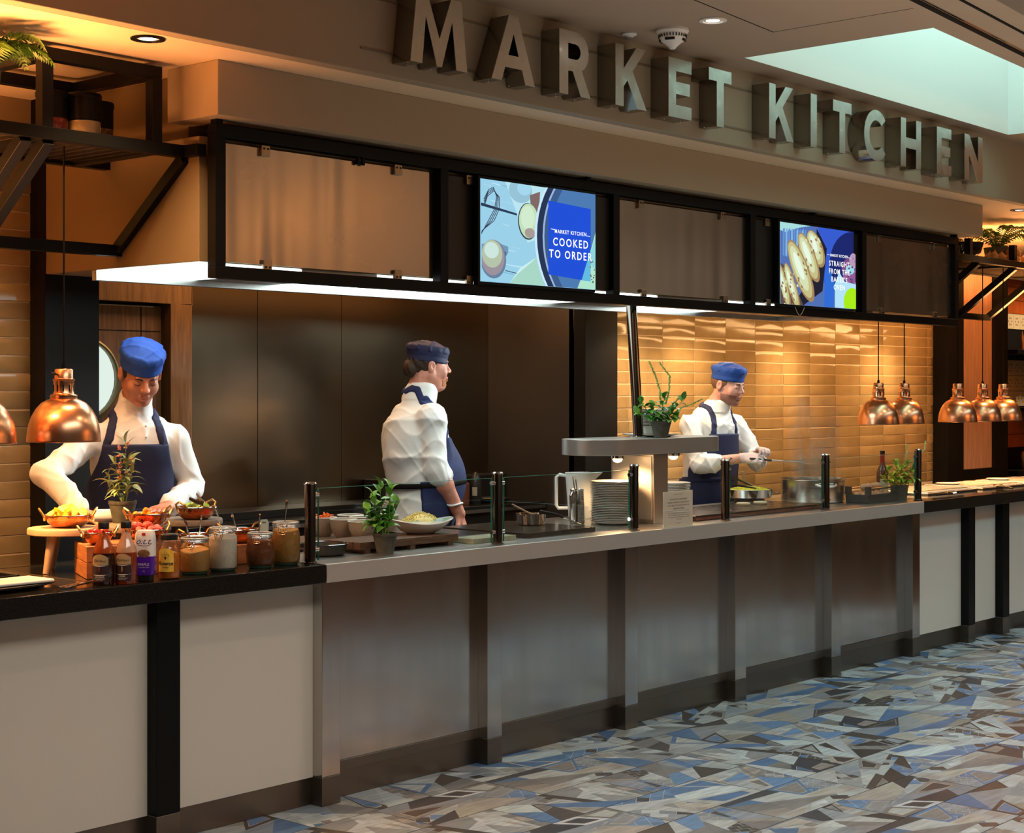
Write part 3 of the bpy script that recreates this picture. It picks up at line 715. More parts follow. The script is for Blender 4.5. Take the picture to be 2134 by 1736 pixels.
# ---------------------------------------------------------------- black hanging racks at each side
def rack(name, label, x0, x1, cage, cz, braces, xc, mesh_x, rearx):
    """x0..x1 front bar; cage posts at the given X; built round an origin at x0"""
    t = thing(name, label, 'rack', (x0, 5.0, 2.14)); o = (x0, 5.0, 2.14)
    def b(a0,a1,y0,y1,z0,z1,nm): return G().box(a0-o[0],a1-o[0],y0-o[1],y1-o[1],z0-o[2],z1-o[2]).obj(nm, M['black'], t, smooth=False, bevel=.002)
    b(x0,x1,5.10,5.145,2.50,2.546,'front_bar'); b(x0,x1,5.62,5.665,2.50,2.546,'rear_bar')
    b(rearx[0],rearx[1],5.54,5.585,2.145,2.19,'low_bar')
    for x in xc: b(x,x+.045,5.021,5.10,2.50,2.546,'connector')
    for x in cage:
        b(x,x+.045,5.10,5.145,2.546,cz,'post'); b(x,x+.045,5.62,5.665,2.546,cz,'post')
        b(x,x+.045,5.145,5.62,2.50,2.546,'cross_bar')
        if cz > 2.7: b(x,x+.045,5.145,5.62,cz-.0,cz+.045,'cross_bar')
    if cz > 2.7: b(min(cage),max(cage)+.045,5.10,5.145,cz,cz+.045,'top_bar'); cz > 2.7 and b(min(cage),max(cage)+.045,5.62,5.665,cz,cz+.045,'top_bar')
    for x in braces:
        g = G(); a = (5.122,2.50); c = (5.562,2.168); d = Vector((c[0]-a[0],c[1]-a[1])).normalized(); n = Vector((-d.y,d.x))*.022
        pts = [(a[0]-n.x,a[1]-n.y),(c[0]-n.x,c[1]-n.y),(c[0]+n.x,c[1]+n.y),(a[0]+n.x,a[1]+n.y)]
        v = [(x-o[0],p-o[1],q-o[2]) for p,q in pts]+[(x+.045-o[0],p-o[1],q-o[2]) for p,q in pts]
        g.add(v, [(0,1,2,3),(7,6,5,4),(0,4,5,1),(1,5,6,2),(2,6,7,3),(3,7,4,0)]).obj('brace', M['black'], t, smooth=False, bevel=.002)
    g = G(); (mx0, mx1) = mesh_x; n = 26
    for i in range(n+1):
        x = mx0+(mx1-mx0)*i/n; g.box(x-.0012-o[0],x+.0012-o[0],5.14-o[1],5.625-o[1],2.512-o[2],2.5145-o[2])
    for i in range(34):
        y = 5.14+.485*i/33; g.box(mx0-o[0],mx1-o[0],y-.0012-o[1],y+.0012-o[1],2.5145-o[2],2.517-o[2])
    stuff(g.obj('wire_mesh_shelf', mat('wire', (.10,.08,.06), .4, .8), t, smooth=False))
    return t
rack('hanging_rack', 'black square-tube rack with a cage of spice jars at upper left', 1.9, 3.936, (2.2,2.75,3.272,3.745), 2.785, (2.60,3.19,3.283,3.891), (3.891,), (2.3,3.745), (1.9,3.936))
rack('hanging_rack', 'black rack at the right edge carrying a fern and onions', 10.127, 13.6, (10.56,11.27,12.4), 2.66, (10.20,10.70,11.30,11.79), (10.127,), (10.6,12.4), (10.3,11.83))

# ---------------------------------------------------------------- copper heat lamps
def lamp(x, label, y=5.2, z=1.418, cord_top=2.50, full=None):
    t = thing('heat_lamp', label, 'lamp', (x, y, z), 0, 'copper heat lamps hanging over the side counters')
    H = lambda a: [(r, h) for r, h in a]
    dome = [(.1325,0),(.1335,.002),(.133,.006),(.1315,.030),(.126,.062),(.116,.092),(.100,.120),(.080,.142),(.058,.154),(.048,.158)]
    G().lathe(dome, 48).obj('shade', [M['copper']], t)
    G().lathe([(r-.0025, h+.001 if i == 0 else h-.002) for i, (r,h) in enumerate(dome)], 40).obj('shade_lining', M['copin'], t)
    neck = [(.048,.158),(.049,.160),(.049,.170),(.046,.1725),(.038,.175),(.0365,.178),(.0365,.222),(.0395,.224),(.0395,.229),(.034,.231),(.033,.234),(.033,.262),(.030,.266),(.012,.268),(.0,.268)]
    nk = G().lathe(neck, 40).obj('neck', M['copper'], t)
    g = G()
    for i in range(10):
        a = 2*PI*i/10; g.box(-.0025,.0025,-.0371,-.0355,.184,.209,M=R(a,'Z'))
    g.obj('vent_slot', M['cord'], nk, smooth=False)
    G().tube([(-.03,-.004,.247),(-.046,-.010,.248),(-.062,-.016,.252)], [.004,.004,.0025], 8).ell((-.045,-.010,.248),(.006,.005,.006)).obj('switch', M['blackpl'], t)
    G().cyl(.0035, .268, cord_top-z, 8).cyl(.008,.262,.284,10).obj('cord', M['cord'], t)
    G().ell((0,0,.075),(.036,.036,.045)).cyl(.016,.11,.16,12).obj('bulb', M['bulb'], t)
    l = light('heat_lamp_light', 'SPOT', (0,0,.02), 26, WARM, .035, spot=2.1, blend=.6); l.parent = t
    return t
lamp(3.425, 'large copper dome heat lamp nearest, in front of the left chef')
lamp(3.075, 'copper heat lamp cut off by the left edge of the photo')
for x, lbn in ((9.465,'leftmost of the five copper lamps over the right counter'),(9.81,'second from left of the five copper lamps on the right'),(10.58,'middle one of the five copper lamps, before the dark pier'),(10.965,'copper lamp hanging in front of the pinkish wood panel'),(11.30,'rightmost of the five copper lamps over the right counter')):
    lamp(x, 'copper heat lamp, '+lbn if 'copper' not in lbn[:6] else lbn, z=1.392)

# ---------------------------------------------------------------- ceiling fittings
def downlight(x, y, z, label, ringm, on=True):
    t = thing('downlight', label, 'ceiling light', (x,y,z))
    G().lathe([(.062,0),(.061,-.004),(.045,-.006),(.042,0)], 32).obj('trim_ring', ringm, t)
    G().lathe([(.043,-.001),(.036,.012),(.0,.012)], 24).obj('reflector', M['black'] if ringm is M['black'] else M['plastic'], t)
    G().lathe([(.030,-.0015),(.0,-.0015)], 24).obj('lens', M['ledw'], t)
    return t
downlight(3.505,4.80,2.849,'black-ringed recessed downlight in the orange-lit left ceiling',M['black'])
downlight(10.75,4.83,2.849,'small recessed downlight in the orange-lit ceiling at the far right',M['black'])
downlight(6.02,4.12,3.239,'round white recessed downlight glowing beside the smoke detector',M['plastic'])
t = thing('smoke_detector', 'white louvred smoke detector dome on the ceiling above the sign', 'smoke detector', (6.05,4.36,3.24))
G().lathe([(0,0),(.072,0),(.074,-.012),(.066,-.022),(0,-.022)][::-1], 32).obj('base', M['plastic'], t)
G().lathe([(0,-.092),(.012,-.090),(.020,-.080),(.040,-.062),(.052,-.056),(.060,-.040),(.064,-.022),(0,-.022)], 32).obj('dome', M['plastic'], t)
g = G()
for i in range(28):
    a = 2*PI*i/28; g.box(-.0022,.0022,.0585,.0650,-.040,-.027,M=R(a,'Z'))
for i in range(4): g.box(-.022,.022,.050,.0585,-.057,-.047,M=R(PI/2*i+.4,'Z'))
g.obj('louvre', M['iron'], t, smooth=False)
t = thing('sensor', 'small round ceiling sensor left of the smoke detector', 'sensor', (5.99,4.56,3.24))
G().lathe([(.034,0),(.036,-.006),(.028,-.012),(.020,-.012),(.018,-.020),(0,-.024)], 28).obj('body', M['plastic'], t)
G().lathe([(.0185,-.0205),(.012,-.0255),(0,-.027)], 20).obj('lens', mat('grey_lens', (.25,.24,.2), .2), t)
# ================================================================ things on the counter
def ring(r0, r1, z, n=24): return None
# ---- sneeze guard
PX = [4.211,5.286,6.262,7.034,8.025,9.110]
for gi, (ids, panes, lbl) in enumerate((((0,1,2),((4.252,5.247),(5.325,6.223)),'left glass sneeze guard on three dark chrome posts before the white bowls'),((3,4,5),((7.073,7.986),(8.064,9.071)),'right glass sneeze guard on three dark chrome posts before the stock pot'))):
    x0 = PX[ids[0]]
    gd = thing('sneeze_guard', lbl, 'sneeze guard', (x0, 4.738, CT))
    for i in ids:
        x = PX[i]-x0
        t = G().lathe([(.027,0),(.027,.004),(.0215,.006),(.0215,.300),(0,.300)], 28).obj('post', M['chrome'], gd, loc=(x,0,0))
        G().lathe([(.0215,.3005),(.0245,.301),(.0245,.306),(.020,.311),(0,.313)], 28).obj('cap', M['steelp'], t)
        for s in {0:(1,),1:(-1,1),2:(-1,),3:(1,),4:(-1,1),5:(-1,)}[i]:
            for z in (.052,.262):
                G().cyl(.0095,.018,.040,14,M=T(0,0,z)@R(s*PI/2,'Y')).obj('glass_clamp', M['steelp'], t)
    for a, b in panes:
        t = G().box(0,b-a,-.004,.004,.008,.285).obj('pane', M['glass'], gd, smooth=False, loc=(a-x0,0,0))
        G().box(0,b-a,-.0038,.0038,.2848,.2862).obj('polished_edge', M['gedge'], t, smooth=False)
        for q in (0, b-a): G().box(q-.0008,q+.0008,-.0038,.0038,.008,.2845).obj('side_edge', M['gedge2'], t, smooth=False)
# ---- hot plates let into the stone
def flat(name, label, cat, x0,x1,y0,y1,z0,h,m,bev=.003, grp=None, parts=None):
    t = thing(name, label, cat, (x0,y0,z0), 0, grp)
    G().box(0,x1-x0,0,y1-y0,0,h).obj('board' if 'board' in name else 'body', m, t, smooth=False, bevel=bev)
    return t
t = thing('hot_plate', 'flush glass hot plate with a pale metal edge at the far left', 'hot plate', (2.4,4.80,CT))
G().box(0,.885,0,.62,0,.0012).obj('glass_top', mat('hot_plate_glass', (.05,.035,.022), .05, coat=.5), t, smooth=False)
G().box(.885,.895,0,.63,0,.003).box(0,.895,.62,.63,0,.003).obj('edge_strip', M['steelp'], t, smooth=False)
# white porcelain tray and dark egg tray at far left
t = thing('serving_tray', 'bright white rectangular tray in a black frame at the left edge', 'tray', (2.72,4.775,CT+.001), .03)
G().box(0,.40,0,.15,.018,.030).obj('tray', mat('bright_white_china', (.85,.83,.78), .25), t, smooth=False, bevel=.006)  # plain bright white base colour, not emissive
G().lathe([(.0,0),(.018,.0),(.026,.012),(.026,.017),(0,.017)], 20, sx=9.2, sy=3.9, c=(.205,.075,0)).obj('frame', M['iron'], t)
t = thing('egg_tray', 'small dark tray with fried egg behind the white tray', 'tray', (2.86,5.02,CT+.001), 0)
G().prism([(0,0),(.27,0),(.27,.16),(0,.16)],0,.004).box(0,.27,0,.006,.004,.024).box(0,.27,.154,.16,.004,.024).box(0,.006,0,.16,.004,.024).box(.264,.27,0,.16,.004,.024).obj('tray', M['iron'], t, smooth=False)
tag(G().ell((0,0,.004),(.045,.035,.009),18,8).obj('fried_egg', M['ceram'], None, loc=(3.035,5.10,CT+.006)), 'fried egg white lying in the small dark tray', 'egg')
t = thing('serving_tongs', 'steel serving utensil resting on the stone beside the chocolate sauce', 'tongs', (3.10,4.735,CT), .25)
G().tube([(0,0,.006),(.06,0,.010),(.12,0,.012),(.16,.002,.010)],[.003,.004,.004,.003],8,flat=2).obj('arm', M['steelp'], t)
G().tube([(0,-.02,.006),(.07,-.012,.008),(.13,-.006,.010),(.158,-.002,.010)],[.003,.004,.004,.003],8,flat=2).obj('arm', M['steelp'], t)
G().tube([(.158,0,.010),(.172,-.015,.006),(.170,-.030,.003),(.155,-.042,.004)],[.004,.005,.005,.004],8,flat=1.5).obj('hook', M['copper'], t)

# ---- round wooden stands
def stand(x, y, a, label, m):
    t = thing('round_stand', label, 'stand', (x,y,CT), a, 'round three-legged serving stands')
    G().lathe([(0,.136),(.130,.136),(.134,.139),(.134,.156),(.131,.160),(0,.160)], 48).obj('top', m, t)
    for k in range(3):
        an = 2*PI*k/3+PI; c, s = math.cos(an), math.sin(an)
        G().tube([(c*.112,s*.112,0),(c*.075,s*.075,.137)],[.0105,.0175],16).obj('leg', m, t)
stand(3.434,5.207,.35,'pale wooden three-legged stand carrying the lemon bowl',M['lwood'])
stand(3.690,5.135,.3,'round grey-brown stand carrying the sage plant and orange bowl',M['gwood'])
stand(4.000,5.217,.1,'round grey-brown stand carrying the lime bowl with tongs',M['gwood'])

# ---- wooden boxes
def crate(x, y, a, w, d, h, label):
    t = thing('wooden_crate', label, 'crate', (x,y,CT), a, 'stained wooden boxes under the bowls')
    n = max(1, round(h/.055)); hh = h/n
    for k in range(n):
        z0, z1 = k*hh+.001, (k+1)*hh-.001
        for q in (-1, 1):
            G().box(-w/2,w/2,q*(d/2)-.006,q*(d/2)+.006,z0,z1).obj('slat', M['crate'], t, smooth=False, bevel=.0015)
            G().box(q*(w/2-.006)-.006,q*(w/2-.006)+.006,-d/2+.006,d/2-.006,z0,z1).obj('slat', M['crate'], t, smooth=False, bevel=.0015)
    G().box(-w/2+.012,w/2-.012,-d/2+.006,d/2-.006,h-.012,h-.004).obj('lid', M['crate'], t, smooth=False)
crate(3.455,4.99,-.42,.17,.235,.115,'orange-stained wooden crate under the strawberry bowl')
crate(3.66,4.955,-.1,.16,.15,.115,'stained wooden crate under the watermelon bowl, behind the bottles')
crate(3.97,4.985,0,.48,.15,.075,'low stained wooden box behind the sugar jars, under two bowls')

# ---- hammered copper bowls with brass ears
def bowl(x, y, z, r, h, a, label, nm='copper_bowl'):
    t = thing(nm, label, 'bowl', (x,y,z), a, 'hammered copper bowls on the buffet')
    pr = [(0,0),(r*.55,0),(r*.74,h*.18),(r*.88,h*.45),(r*.96,h*.75),(r,h)]
    G().lathe(pr+[(r-.003,h),(r*.93,h*.72),(r*.84,h*.42),(r*.70,h*.2),(r*.5,.006),(0,.006)], 40).obj('bowl', M['cophm'], t)
    G().tube([(r*math.cos(2*PI*i/40)*.997,r*math.sin(2*PI*i/40)*.997,h) for i in range(40)], .0022, 6, closed=True).obj('rim', M['steelp'], t)
    for s in (-1,1):
        pts = [(s*(r*.93+.006),-.018,h*.62),(s*(r+.002),-.024,h*.9),(s*(r+.014),-.021,h+.014),(s*(r+.020),0,h+.024),(s*(r+.014),.021,h+.014),(s*(r+.002),.024,h*.9),(s*(r*.93+.006),.018,h*.62)]
        e = G().tube(pts,[.005,.0045,.004,.004,.004,.0045,.005],8).obj('handle', M['brass'], t)
    return t
FR = 6  # food helpers
def wedge(name, label, cat, x, y, z, r, m1, m2, rot, grp):
    """half-round citrus slice: rind + flesh"""
    t = thing(name, label, cat, (x,y,z), rot, grp)
    p = [(r*math.cos(PI*i/12), r*math.sin(PI*i/12)) for i in range(13)]
    G().prism(p, -.007, .007).obj('rind', m1, t)
    q = [(r*.88*math.cos(PI*i/12), r*.88*math.sin(PI*i/12)+.0004) for i in range(13)]
    G().prism(q, -.0078, .0078).obj('flesh', m2, t)
    return t
def chunk(name, label, cat, x, y, z, s, m, rot, grp, seed=0):
    rn = random.Random(seed); g = G()
    g.ell((0,0,0),(s*rn.uniform(.8,1.2),s*rn.uniform(.6,.9),s*rn.uniform(.5,.75)),8,5)
    g.v = [(a+rn.uniform(-1,1)*s*.10,b+rn.uniform(-1,1)*s*.10,c+rn.uniform(-1,1)*s*.10) for a,b,c in g.v]
    o = g.obj(name, m, None, ang=28, loc=(x,y,z), rot=rot); tag(o, label, cat, grp); return o
lemr = mat('lemon_rind', (.90,.52,.03), .4, bump=.3, bscale=300); lemf = mat('lemon_flesh', (.92,.66,.16), .3, noise=.3, nscale=80)
orf = mat('orange_segment', (.95,.33,.02), .3, noise=.2, nscale=60)
limr = mat('lime_green', (.35,.55,.06), .4); limf = mat('lime_flesh', (.62,.78,.25), .35, noise=.3, nscale=90)
berry = mat('strawberry_red', (.72,.02,.02), .35, bump=.4, bscale=250, noise=.3, nscale=100); melon = mat('watermelon_pink', (.85,.16,.12), .3, noise=.3, nscale=50); jam = mat('dark_jam', (.10,.008,.02), .12, coat=.5); redj = mat('red_berry_sauce', (.35,.01,.015), .12, coat=.5)
ST = CT+.160
b1 = bowl(3.443,5.20,ST,.083,.046,-.55,'hammered copper bowl heaped with lemon wedges on the pale stand')
rn = random.Random(2)
for i in range(13):
    a = rn.uniform(0,2*PI); q = rn.uniform(.0,.058); top = i > 7
    wedge('lemon_wedge','lemon wedge heaped in the copper bowl on the pale stand','fruit',3.443+q*math.cos(a)*(.5 if top else 1),5.20+q*math.sin(a)*(.5 if top else 1),ST+.040+(.016 if top else 0)+rn.uniform(0,.006),.027,lemr,lemf,(rn.uniform(-1.1,1.1),rn.uniform(-1.1,1.1),rn.uniform(0,6)),'lemon wedges in the left bowl')
bowl(3.672,5.03,ST,.074,.046,-.15,'hammered copper bowl of orange segments in front of the sage pot')
for i in range(9):
    a = rn.uniform(0,2*PI); q = rn.uniform(.0,.045)
    chunk('orange_segment','peeled orange segment in the copper bowl below the sage plant','fruit',3.66+q*math.cos(a),5.035+q*math.sin(a),ST+.044+(.012 if i > 5 else 0),.017,orf,(rn.uniform(-.5,.5),rn.uniform(-.5,.5),rn.uniform(0,6)),'orange segments',i)
bowl(3.994,5.16,ST,.078,.048,.2,'hammered copper bowl of lime wedges with steel tongs on top')
for i in range(10):
    a = rn.uniform(0,2*PI); q = rn.uniform(.01,.052)
    wedge('lime_wedge','lime wedge in the copper bowl that holds the tongs','fruit',3.994+q*math.cos(a),5.16+q*math.sin(a),ST+.042+rn.uniform(0,.012),.021,limr,limf,(rn.uniform(-1.2,1.2),rn.uniform(-1,1),rn.uniform(0,6)),'lime wedges')
t = thing('steel_tongs','bent steel tongs lying across the lime bowl','tongs',(3.994,5.13,ST+.052),.75)
G().box(-.021,.021,-.020,.0,-.010,.018).obj('bridge', M['steelp'], t, smooth=False, bevel=.006)
G().tube([(-.02,-.015,.010),(-.06,.01,.022),(-.085,.03,.036)],[.010,.008,.006],4,flat=.25).obj('arm', mat('bronze_steel', (.30,.17,.10), .25, 1), t)
G().tube([(.02,-.015,.006),(.055,.01,.022),(.082,.03,.044)],[.010,.008,.006],4,flat=.25).obj('arm', M['steelp'], t)
bowl(3.425,4.985,CT+.115,.052,.040,-.5,'small copper bowl of strawberries on the orange crate')
for i in range(7):
    a = i*.95; q = .026 if i else 0
    g = G().lathe([(0,-.014),(.007,-.009),(.012,0),(.013,.007),(.008,.012),(0,.012)],12)
    o = g.obj('strawberry', berry, None, loc=(3.425+q*math.cos(a),4.985+q*math.sin(a),CT+.155+(.012 if i == 0 else 0)), rot=(rn.uniform(0,1.5),rn.uniform(-1,1),rn.uniform(0,6)))
    tag(o,'red strawberry in the small copper bowl on the orange crate','fruit','strawberries')
bowl(3.60,4.94,CT+.115,.068,.042,-.2,'copper bowl of pink watermelon behind the two sauce bottles')
for i in range(9):
    a = i*.9; q = .04 if i > 1 else .01
    chunk('watermelon_piece','pink watermelon piece in the bowl behind the sauce bottles','fruit',3.60+q*math.cos(a),4.94+q*math.sin(a),CT+.158+(.014 if i < 4 else 0),.019,melon,(rn.uniform(-.7,.7),rn.uniform(-.7,.7),rn.uniform(0,6)),'watermelon pieces',i+20)
def spoon(x, y, z, top, label, name='spoon'):
    t = thing(name, label, 'spoon', (x,y,z)); d = Vector(top)-Vector((x,y,z))
    P = [d*k for k in (0,.35,.7,.9,1.0)]
    G().tube(P,[.0028,.0028,.0045,.0065,.004],8,flat=.55).obj('handle', M['steelp'], t)
    G().ell((0,0,-.012),(.013,.010,.018),12,7).obj('spoon_bowl', M['steelp'], t)
bA = bowl(3.845,4.965,CT+.075,.068,.046,.1,'copper bowl of dark jam behind the two left sugar jars')
tag(G().lathe([(0,.004),(.06,.004),(.060,0),(0,0)][::-1],32).obj('jam', jam, None, loc=(3.845,4.965,CT+.075+.036)),'dark glossy jam filling the copper bowl behind the jars','jam')
bB = bowl(4.075,5.0,CT+.075,.074,.050,-.1,'copper bowl of red berry sauce nearest the left guard post')
tag(G().lathe([(0,.004),(.066,.004),(.066,0),(0,0)][::-1],32).obj('berry_sauce', redj, None, loc=(4.075,5.0,CT+.075+.038)),'red berry sauce in the copper bowl by the guard post','sauce')
spoon(3.86,4.965,CT+.125,(3.885,4.985,CT+.19),'polished spoon standing in the dark jam bowl')
spoon(4.065,5.0,CT+.125,(4.05,5.01,CT+.185),'polished spoon standing in the red berry sauce')
t = thing('price_tag','clear plastic tag with a slot standing behind the cinnamon jar','tag',(4.24,5.05,CT),(.1,0,-.4))
v, f = curve2d([[(-.017,0),(.017,0),(.019,.14),(.012,.152),(-.012,.152),(-.019,.14)],[(-.008,.136),(.008,.136),(.008,.143),(-.008,.143)]], .002)
G().add([(a,-c,b) for a,b,c in v], f).obj('tag', mat('frosted_plastic', (.55,.68,.66), .2, alpha=.75), t, smooth=False)

# ---- bottles and jars along the front
def wrap(g, poly_uv, faces, r, a0, z0, eps=.0006):
    """map flat uv (metres) onto a cylinder facing angle a0"""
    return g.add([((r+eps)*math.cos(a0+u/r), (r+eps)*math.sin(a0+u/r), z0+v) for u, v in poly_uv], faces)
def patch(g, w, h, r, a0, z0, top=0, n=14, eps=.0005):
    P = []; F = []
    for i in range(n+1):
        u = -w/2+w*i/n; hh = h+top*(1-(2*u/w)**2)
        P += [(u,0),(u,hh)]
    for i in range(n): F.append((2*i,2*i+2,2*i+3,2*i+1))
    return wrap(g, P, F, r, a0, z0, eps)
def curved_text(g, s, size, r, a0, z0, eps=.0011, **k):
    v, f = text2d(s, size, **k)
    return wrap(g, [(p[0],p[1]) for p in v], f, r, a0, z0, eps)
FACE = -2.55          # towards the camera side
lab_gold = mat('tan_label', (.42,.30,.15), .5); lab_dark = mat('dark_label', (.035,.018,.022), .4); prt = mat('label_black_print', (.015,.012,.01), .5); prw = mat('label_white_print', (.8,.78,.72), .5)
def sauce(x, y, label, glassc, liquid, fill, lab2, sub, food):
    t = thing('sauce_bottle', label, 'bottle', (x,y,CT), 0)
    pr = [(0,0),(.035,0),(.038,.004),(.038,.095),(.036,.112),(.030,.132),(.021,.150),(.0165,.165),(.0165,.188)]
    G().lathe([(r*.93,z+.002) for r,z in pr if z <= fill]+[(0,fill)], 36).obj('sauce', liquid, t)
    G().lathe(pr, 40).obj('bottle', glassc, t)
    G().lathe([(0,.190),(.0185,.190),(.0185,.209),(.017,.212),(0,.212)][::1], 32).obj('cap', M['blackpl'], t)
    lb_ = patch(G(), .062, .062, .038, FACE, .012, .0).obj('label', lab_dark, t)
    patch(G(), .060, .022, .038, FACE, .070, .014, eps=.0011).obj('label_top', lab_gold, lb_)
    g = G(); 
    patch(g, .060, .0012, .038, FACE, .068, -.004, eps=.0014); patch(g, .058, .0012, .038, FACE, .036, -.004, eps=.0014); g.obj('stripe', prw, lb_)
    curved_text(G(),'DaVinci',.0135,.038,FACE,.083,eps=.0016,shear=.35).obj('print', prt, lb_)
    g = G(); curved_text(g,sub,.0052,.038,FACE,.029,bold=.0001); curved_text(g,'FLAVOURED SAUCE',.0040,.038,FACE,.0225); curved_text(g,'NET WT 2.5 KG',.0036,.038,FACE,.018); g.obj('print', prw, lb_)
    a = FACE; 
    G().ell((.0395*math.cos(a),.0395*math.sin(a),.053),(.003,.003,.011),14,8).obj('picture', food, lb_)
    return t
amber = mat('chocolate_glass', (.50,.19,.06), .12, coat=.5, alpha=.8)
sauce(3.282,4.745,'dark chocolate sauce bottle with an orange neck, leftmost of the bottles',glassm('clear_plastic_bottle',(.95,.75,.6),.06,.02,.6),mat('orange_brown_sauce',(.50,.15,.05),.25,coat=.4),.183,lab_dark,'CHOCOLATE',mat('cake_print',(.16,.05,.04),.5,noise=.5,nscale=300))
for o in list(COL.objects):
    pass
sauce(3.350,4.712,'caramel sauce bottle with a cream-coloured neck, second from left',glassm('clear_plastic_bottle',(.97,.9,.85),.06,.02,.6),mat('caramel_sauce',(.72,.50,.36),.25,coat=.4),.183,lab_dark,'CARAMEL',mat('pudding_print',(.40,.22,.10),.5,noise=.5,nscale=300))
for k, (x,y,c) in enumerate(((3.282,4.745,(.035,.016,.012)),(3.350,4.712,(.34,.05,.012)))):
    g = G().lathe([(0,.001),(.0362,.001),(.0368,.004),(.0368,.096),(.0345,.108),(0,.108)],36)
    par = [o for o in COL.objects if o.name.startswith('sauce_bottle')][k]
    g.obj('lower_sauce', mat('lower_sauce', c, .12, coat=.6), par)
# maple syrup carton
t = thing('syrup_bottle','white and purple maple syrup squeeze bottle between caramel sauce and honey','bottle',(3.434,4.718,CT),FACE+PI/2+.12)
def rr(w, d, r, n=5):
    return [(sx*(w/2-r)+r*math.cos(a), sy*(d/2-r)+r*math.sin(a)) for sx,sy,a0 in ((1,1,0),(-1,1,PI/2),(-1,-1,PI),(1,-1,3*PI/2)) for a in [a0+PI/2*i/n for i in range(n+1)]]
def loft(g, secs, cap=True):
    n = len(secs[0][0]); v = []; f = []
    for p, z in secs: v += [(x,y,z) for x,y in p]
    for k in range(len(secs)-1):
        for i in range(n):
            j = (i+1)%n; f.append((k*n+i,k*n+j,(k+1)*n+j,(k+1)*n+i))
    if cap: f += [tuple(range(n))[::-1], tuple((len(secs)-1)*n+i for i in range(n))]
    return g.add(v, f)
s = lambda w,d,z: (rr(w,d,.012), z)
loft(G(), [s(.050,.040,0),s(.054,.044,.002),s(.054,.044,.022)]).obj('cap', M['blackpl'], t)
loft(G(), [s(.060,.046,.0225),s(.068,.050,.03),s(.068,.050,.088)]).obj('purple_sleeve', mat('purple_print', (.085,.012,.36), .3, coat=.3), t)
loft(G(), [s(.068,.050,.0882),s(.068,.050,.145),s(.064,.046,.165),s(.056,.040,.176),s(.048,.032,.178)]).obj('white_top', M['plastic'], t)
g = G(); fy = lambda x,y: (x,-.0254,y)
put_text(g,'o.t.t.',.030,0,.140,fy,shear=.4); g.tube([(-.02,-.0252,.128),(0,-.0252,.124),(.02,-.0252,.127),(.024,-.0252,.131)],.0008,5); g.obj('print', mat('purple_ink', (.10,.02,.22), .5), t)
g = G(); put_text(g,'MAPLE',.013,0,.060,fy); put_text(g,'FLAVOURED SYRUP',.0042,0,.050,fy); put_text(g,'500g',.004,0,.037,fy); g.obj('print', prw, t)
G().box(-.006,.006,-.0256,-.0251,.160,.169).obj('print', mat('red_ink', (.6,.02,.02), .5), t)
G().ell((0,-.0252,.098),(.022,.0016,.014),18,8).obj('picture', mat('pancake_print', (.36,.17,.07), .5, noise=.6, nscale=200), t)
g = G().box(-.0345,-.0342,-.015,.012,.03,.115); g.obj('side_panel', mat('magenta_ink', (.45,.05,.35), .4), t, smooth=False)
# honey jar
t = thing('honey_jar','amber honey jar with a yellow bee label and black lid','jar',(3.535,4.718,CT),0)
hp = [(0,0),(.032,0),(.038,.003),(.0395,.010),(.0395,.070),(.037,.092),(.030,.112),(.026,.122),(.0275,.132),(.0275,.138)]
G().lathe([(r*.94,z+.002) for r,z in hp if z < .1]+[(0,.098)], 40).obj('honey', mat('honey', (.62,.17,.015), .08, coat=.6, emit=(.5,.12,.01), es=0), t)
G().lathe(hp, 44).obj('glass', M['jar'], t)
G().lathe([(0,.137),(.030,.137),(.0305,.141),(.0305,.155),(.028,.158),(0,.158)], 36).obj('lid', M['blackpl'], t)
l = patch(G(), .058, .070, .0395, FACE, .028, .012, eps=.0008).obj('label', mat('honey_label', (.88,.48,.03), .45, noise=.3, nscale=30, col2=(.92,.62,.10)), t)
g = G(); curved_text(g,'Rowse',.0200,.0395,FACE,.057,eps=.0014,bold=.0004); curved_text(g,'Honey',.0085,.0395,FACE,.044,eps=.0014)
for sx in (-1,1):
    v, f = curve2d([ellp(sx*.006,.084,.0075,.005,rot=sx*.5), ellp(sx*.006,.084,.0064,.0040,rot=sx*.5)], 0); wrap(g,[(p[0],p[1]) for p in v],f,.0395,FACE,0,.0014)
wrap(g, ellp(0,.076,.003,.005), [tuple(range(24))], .0395, FACE, 0, .0014)
for sx in (-1,1): wrap(g,[(sx*.001,.086),(sx*.0018,.086),(sx*.005,.097),(sx*.0042,.097)],[(0,1,2,3) if sx > 0 else (3,2,1,0)],.0395,FACE,0,.0014)
g.obj('print', prt, l)

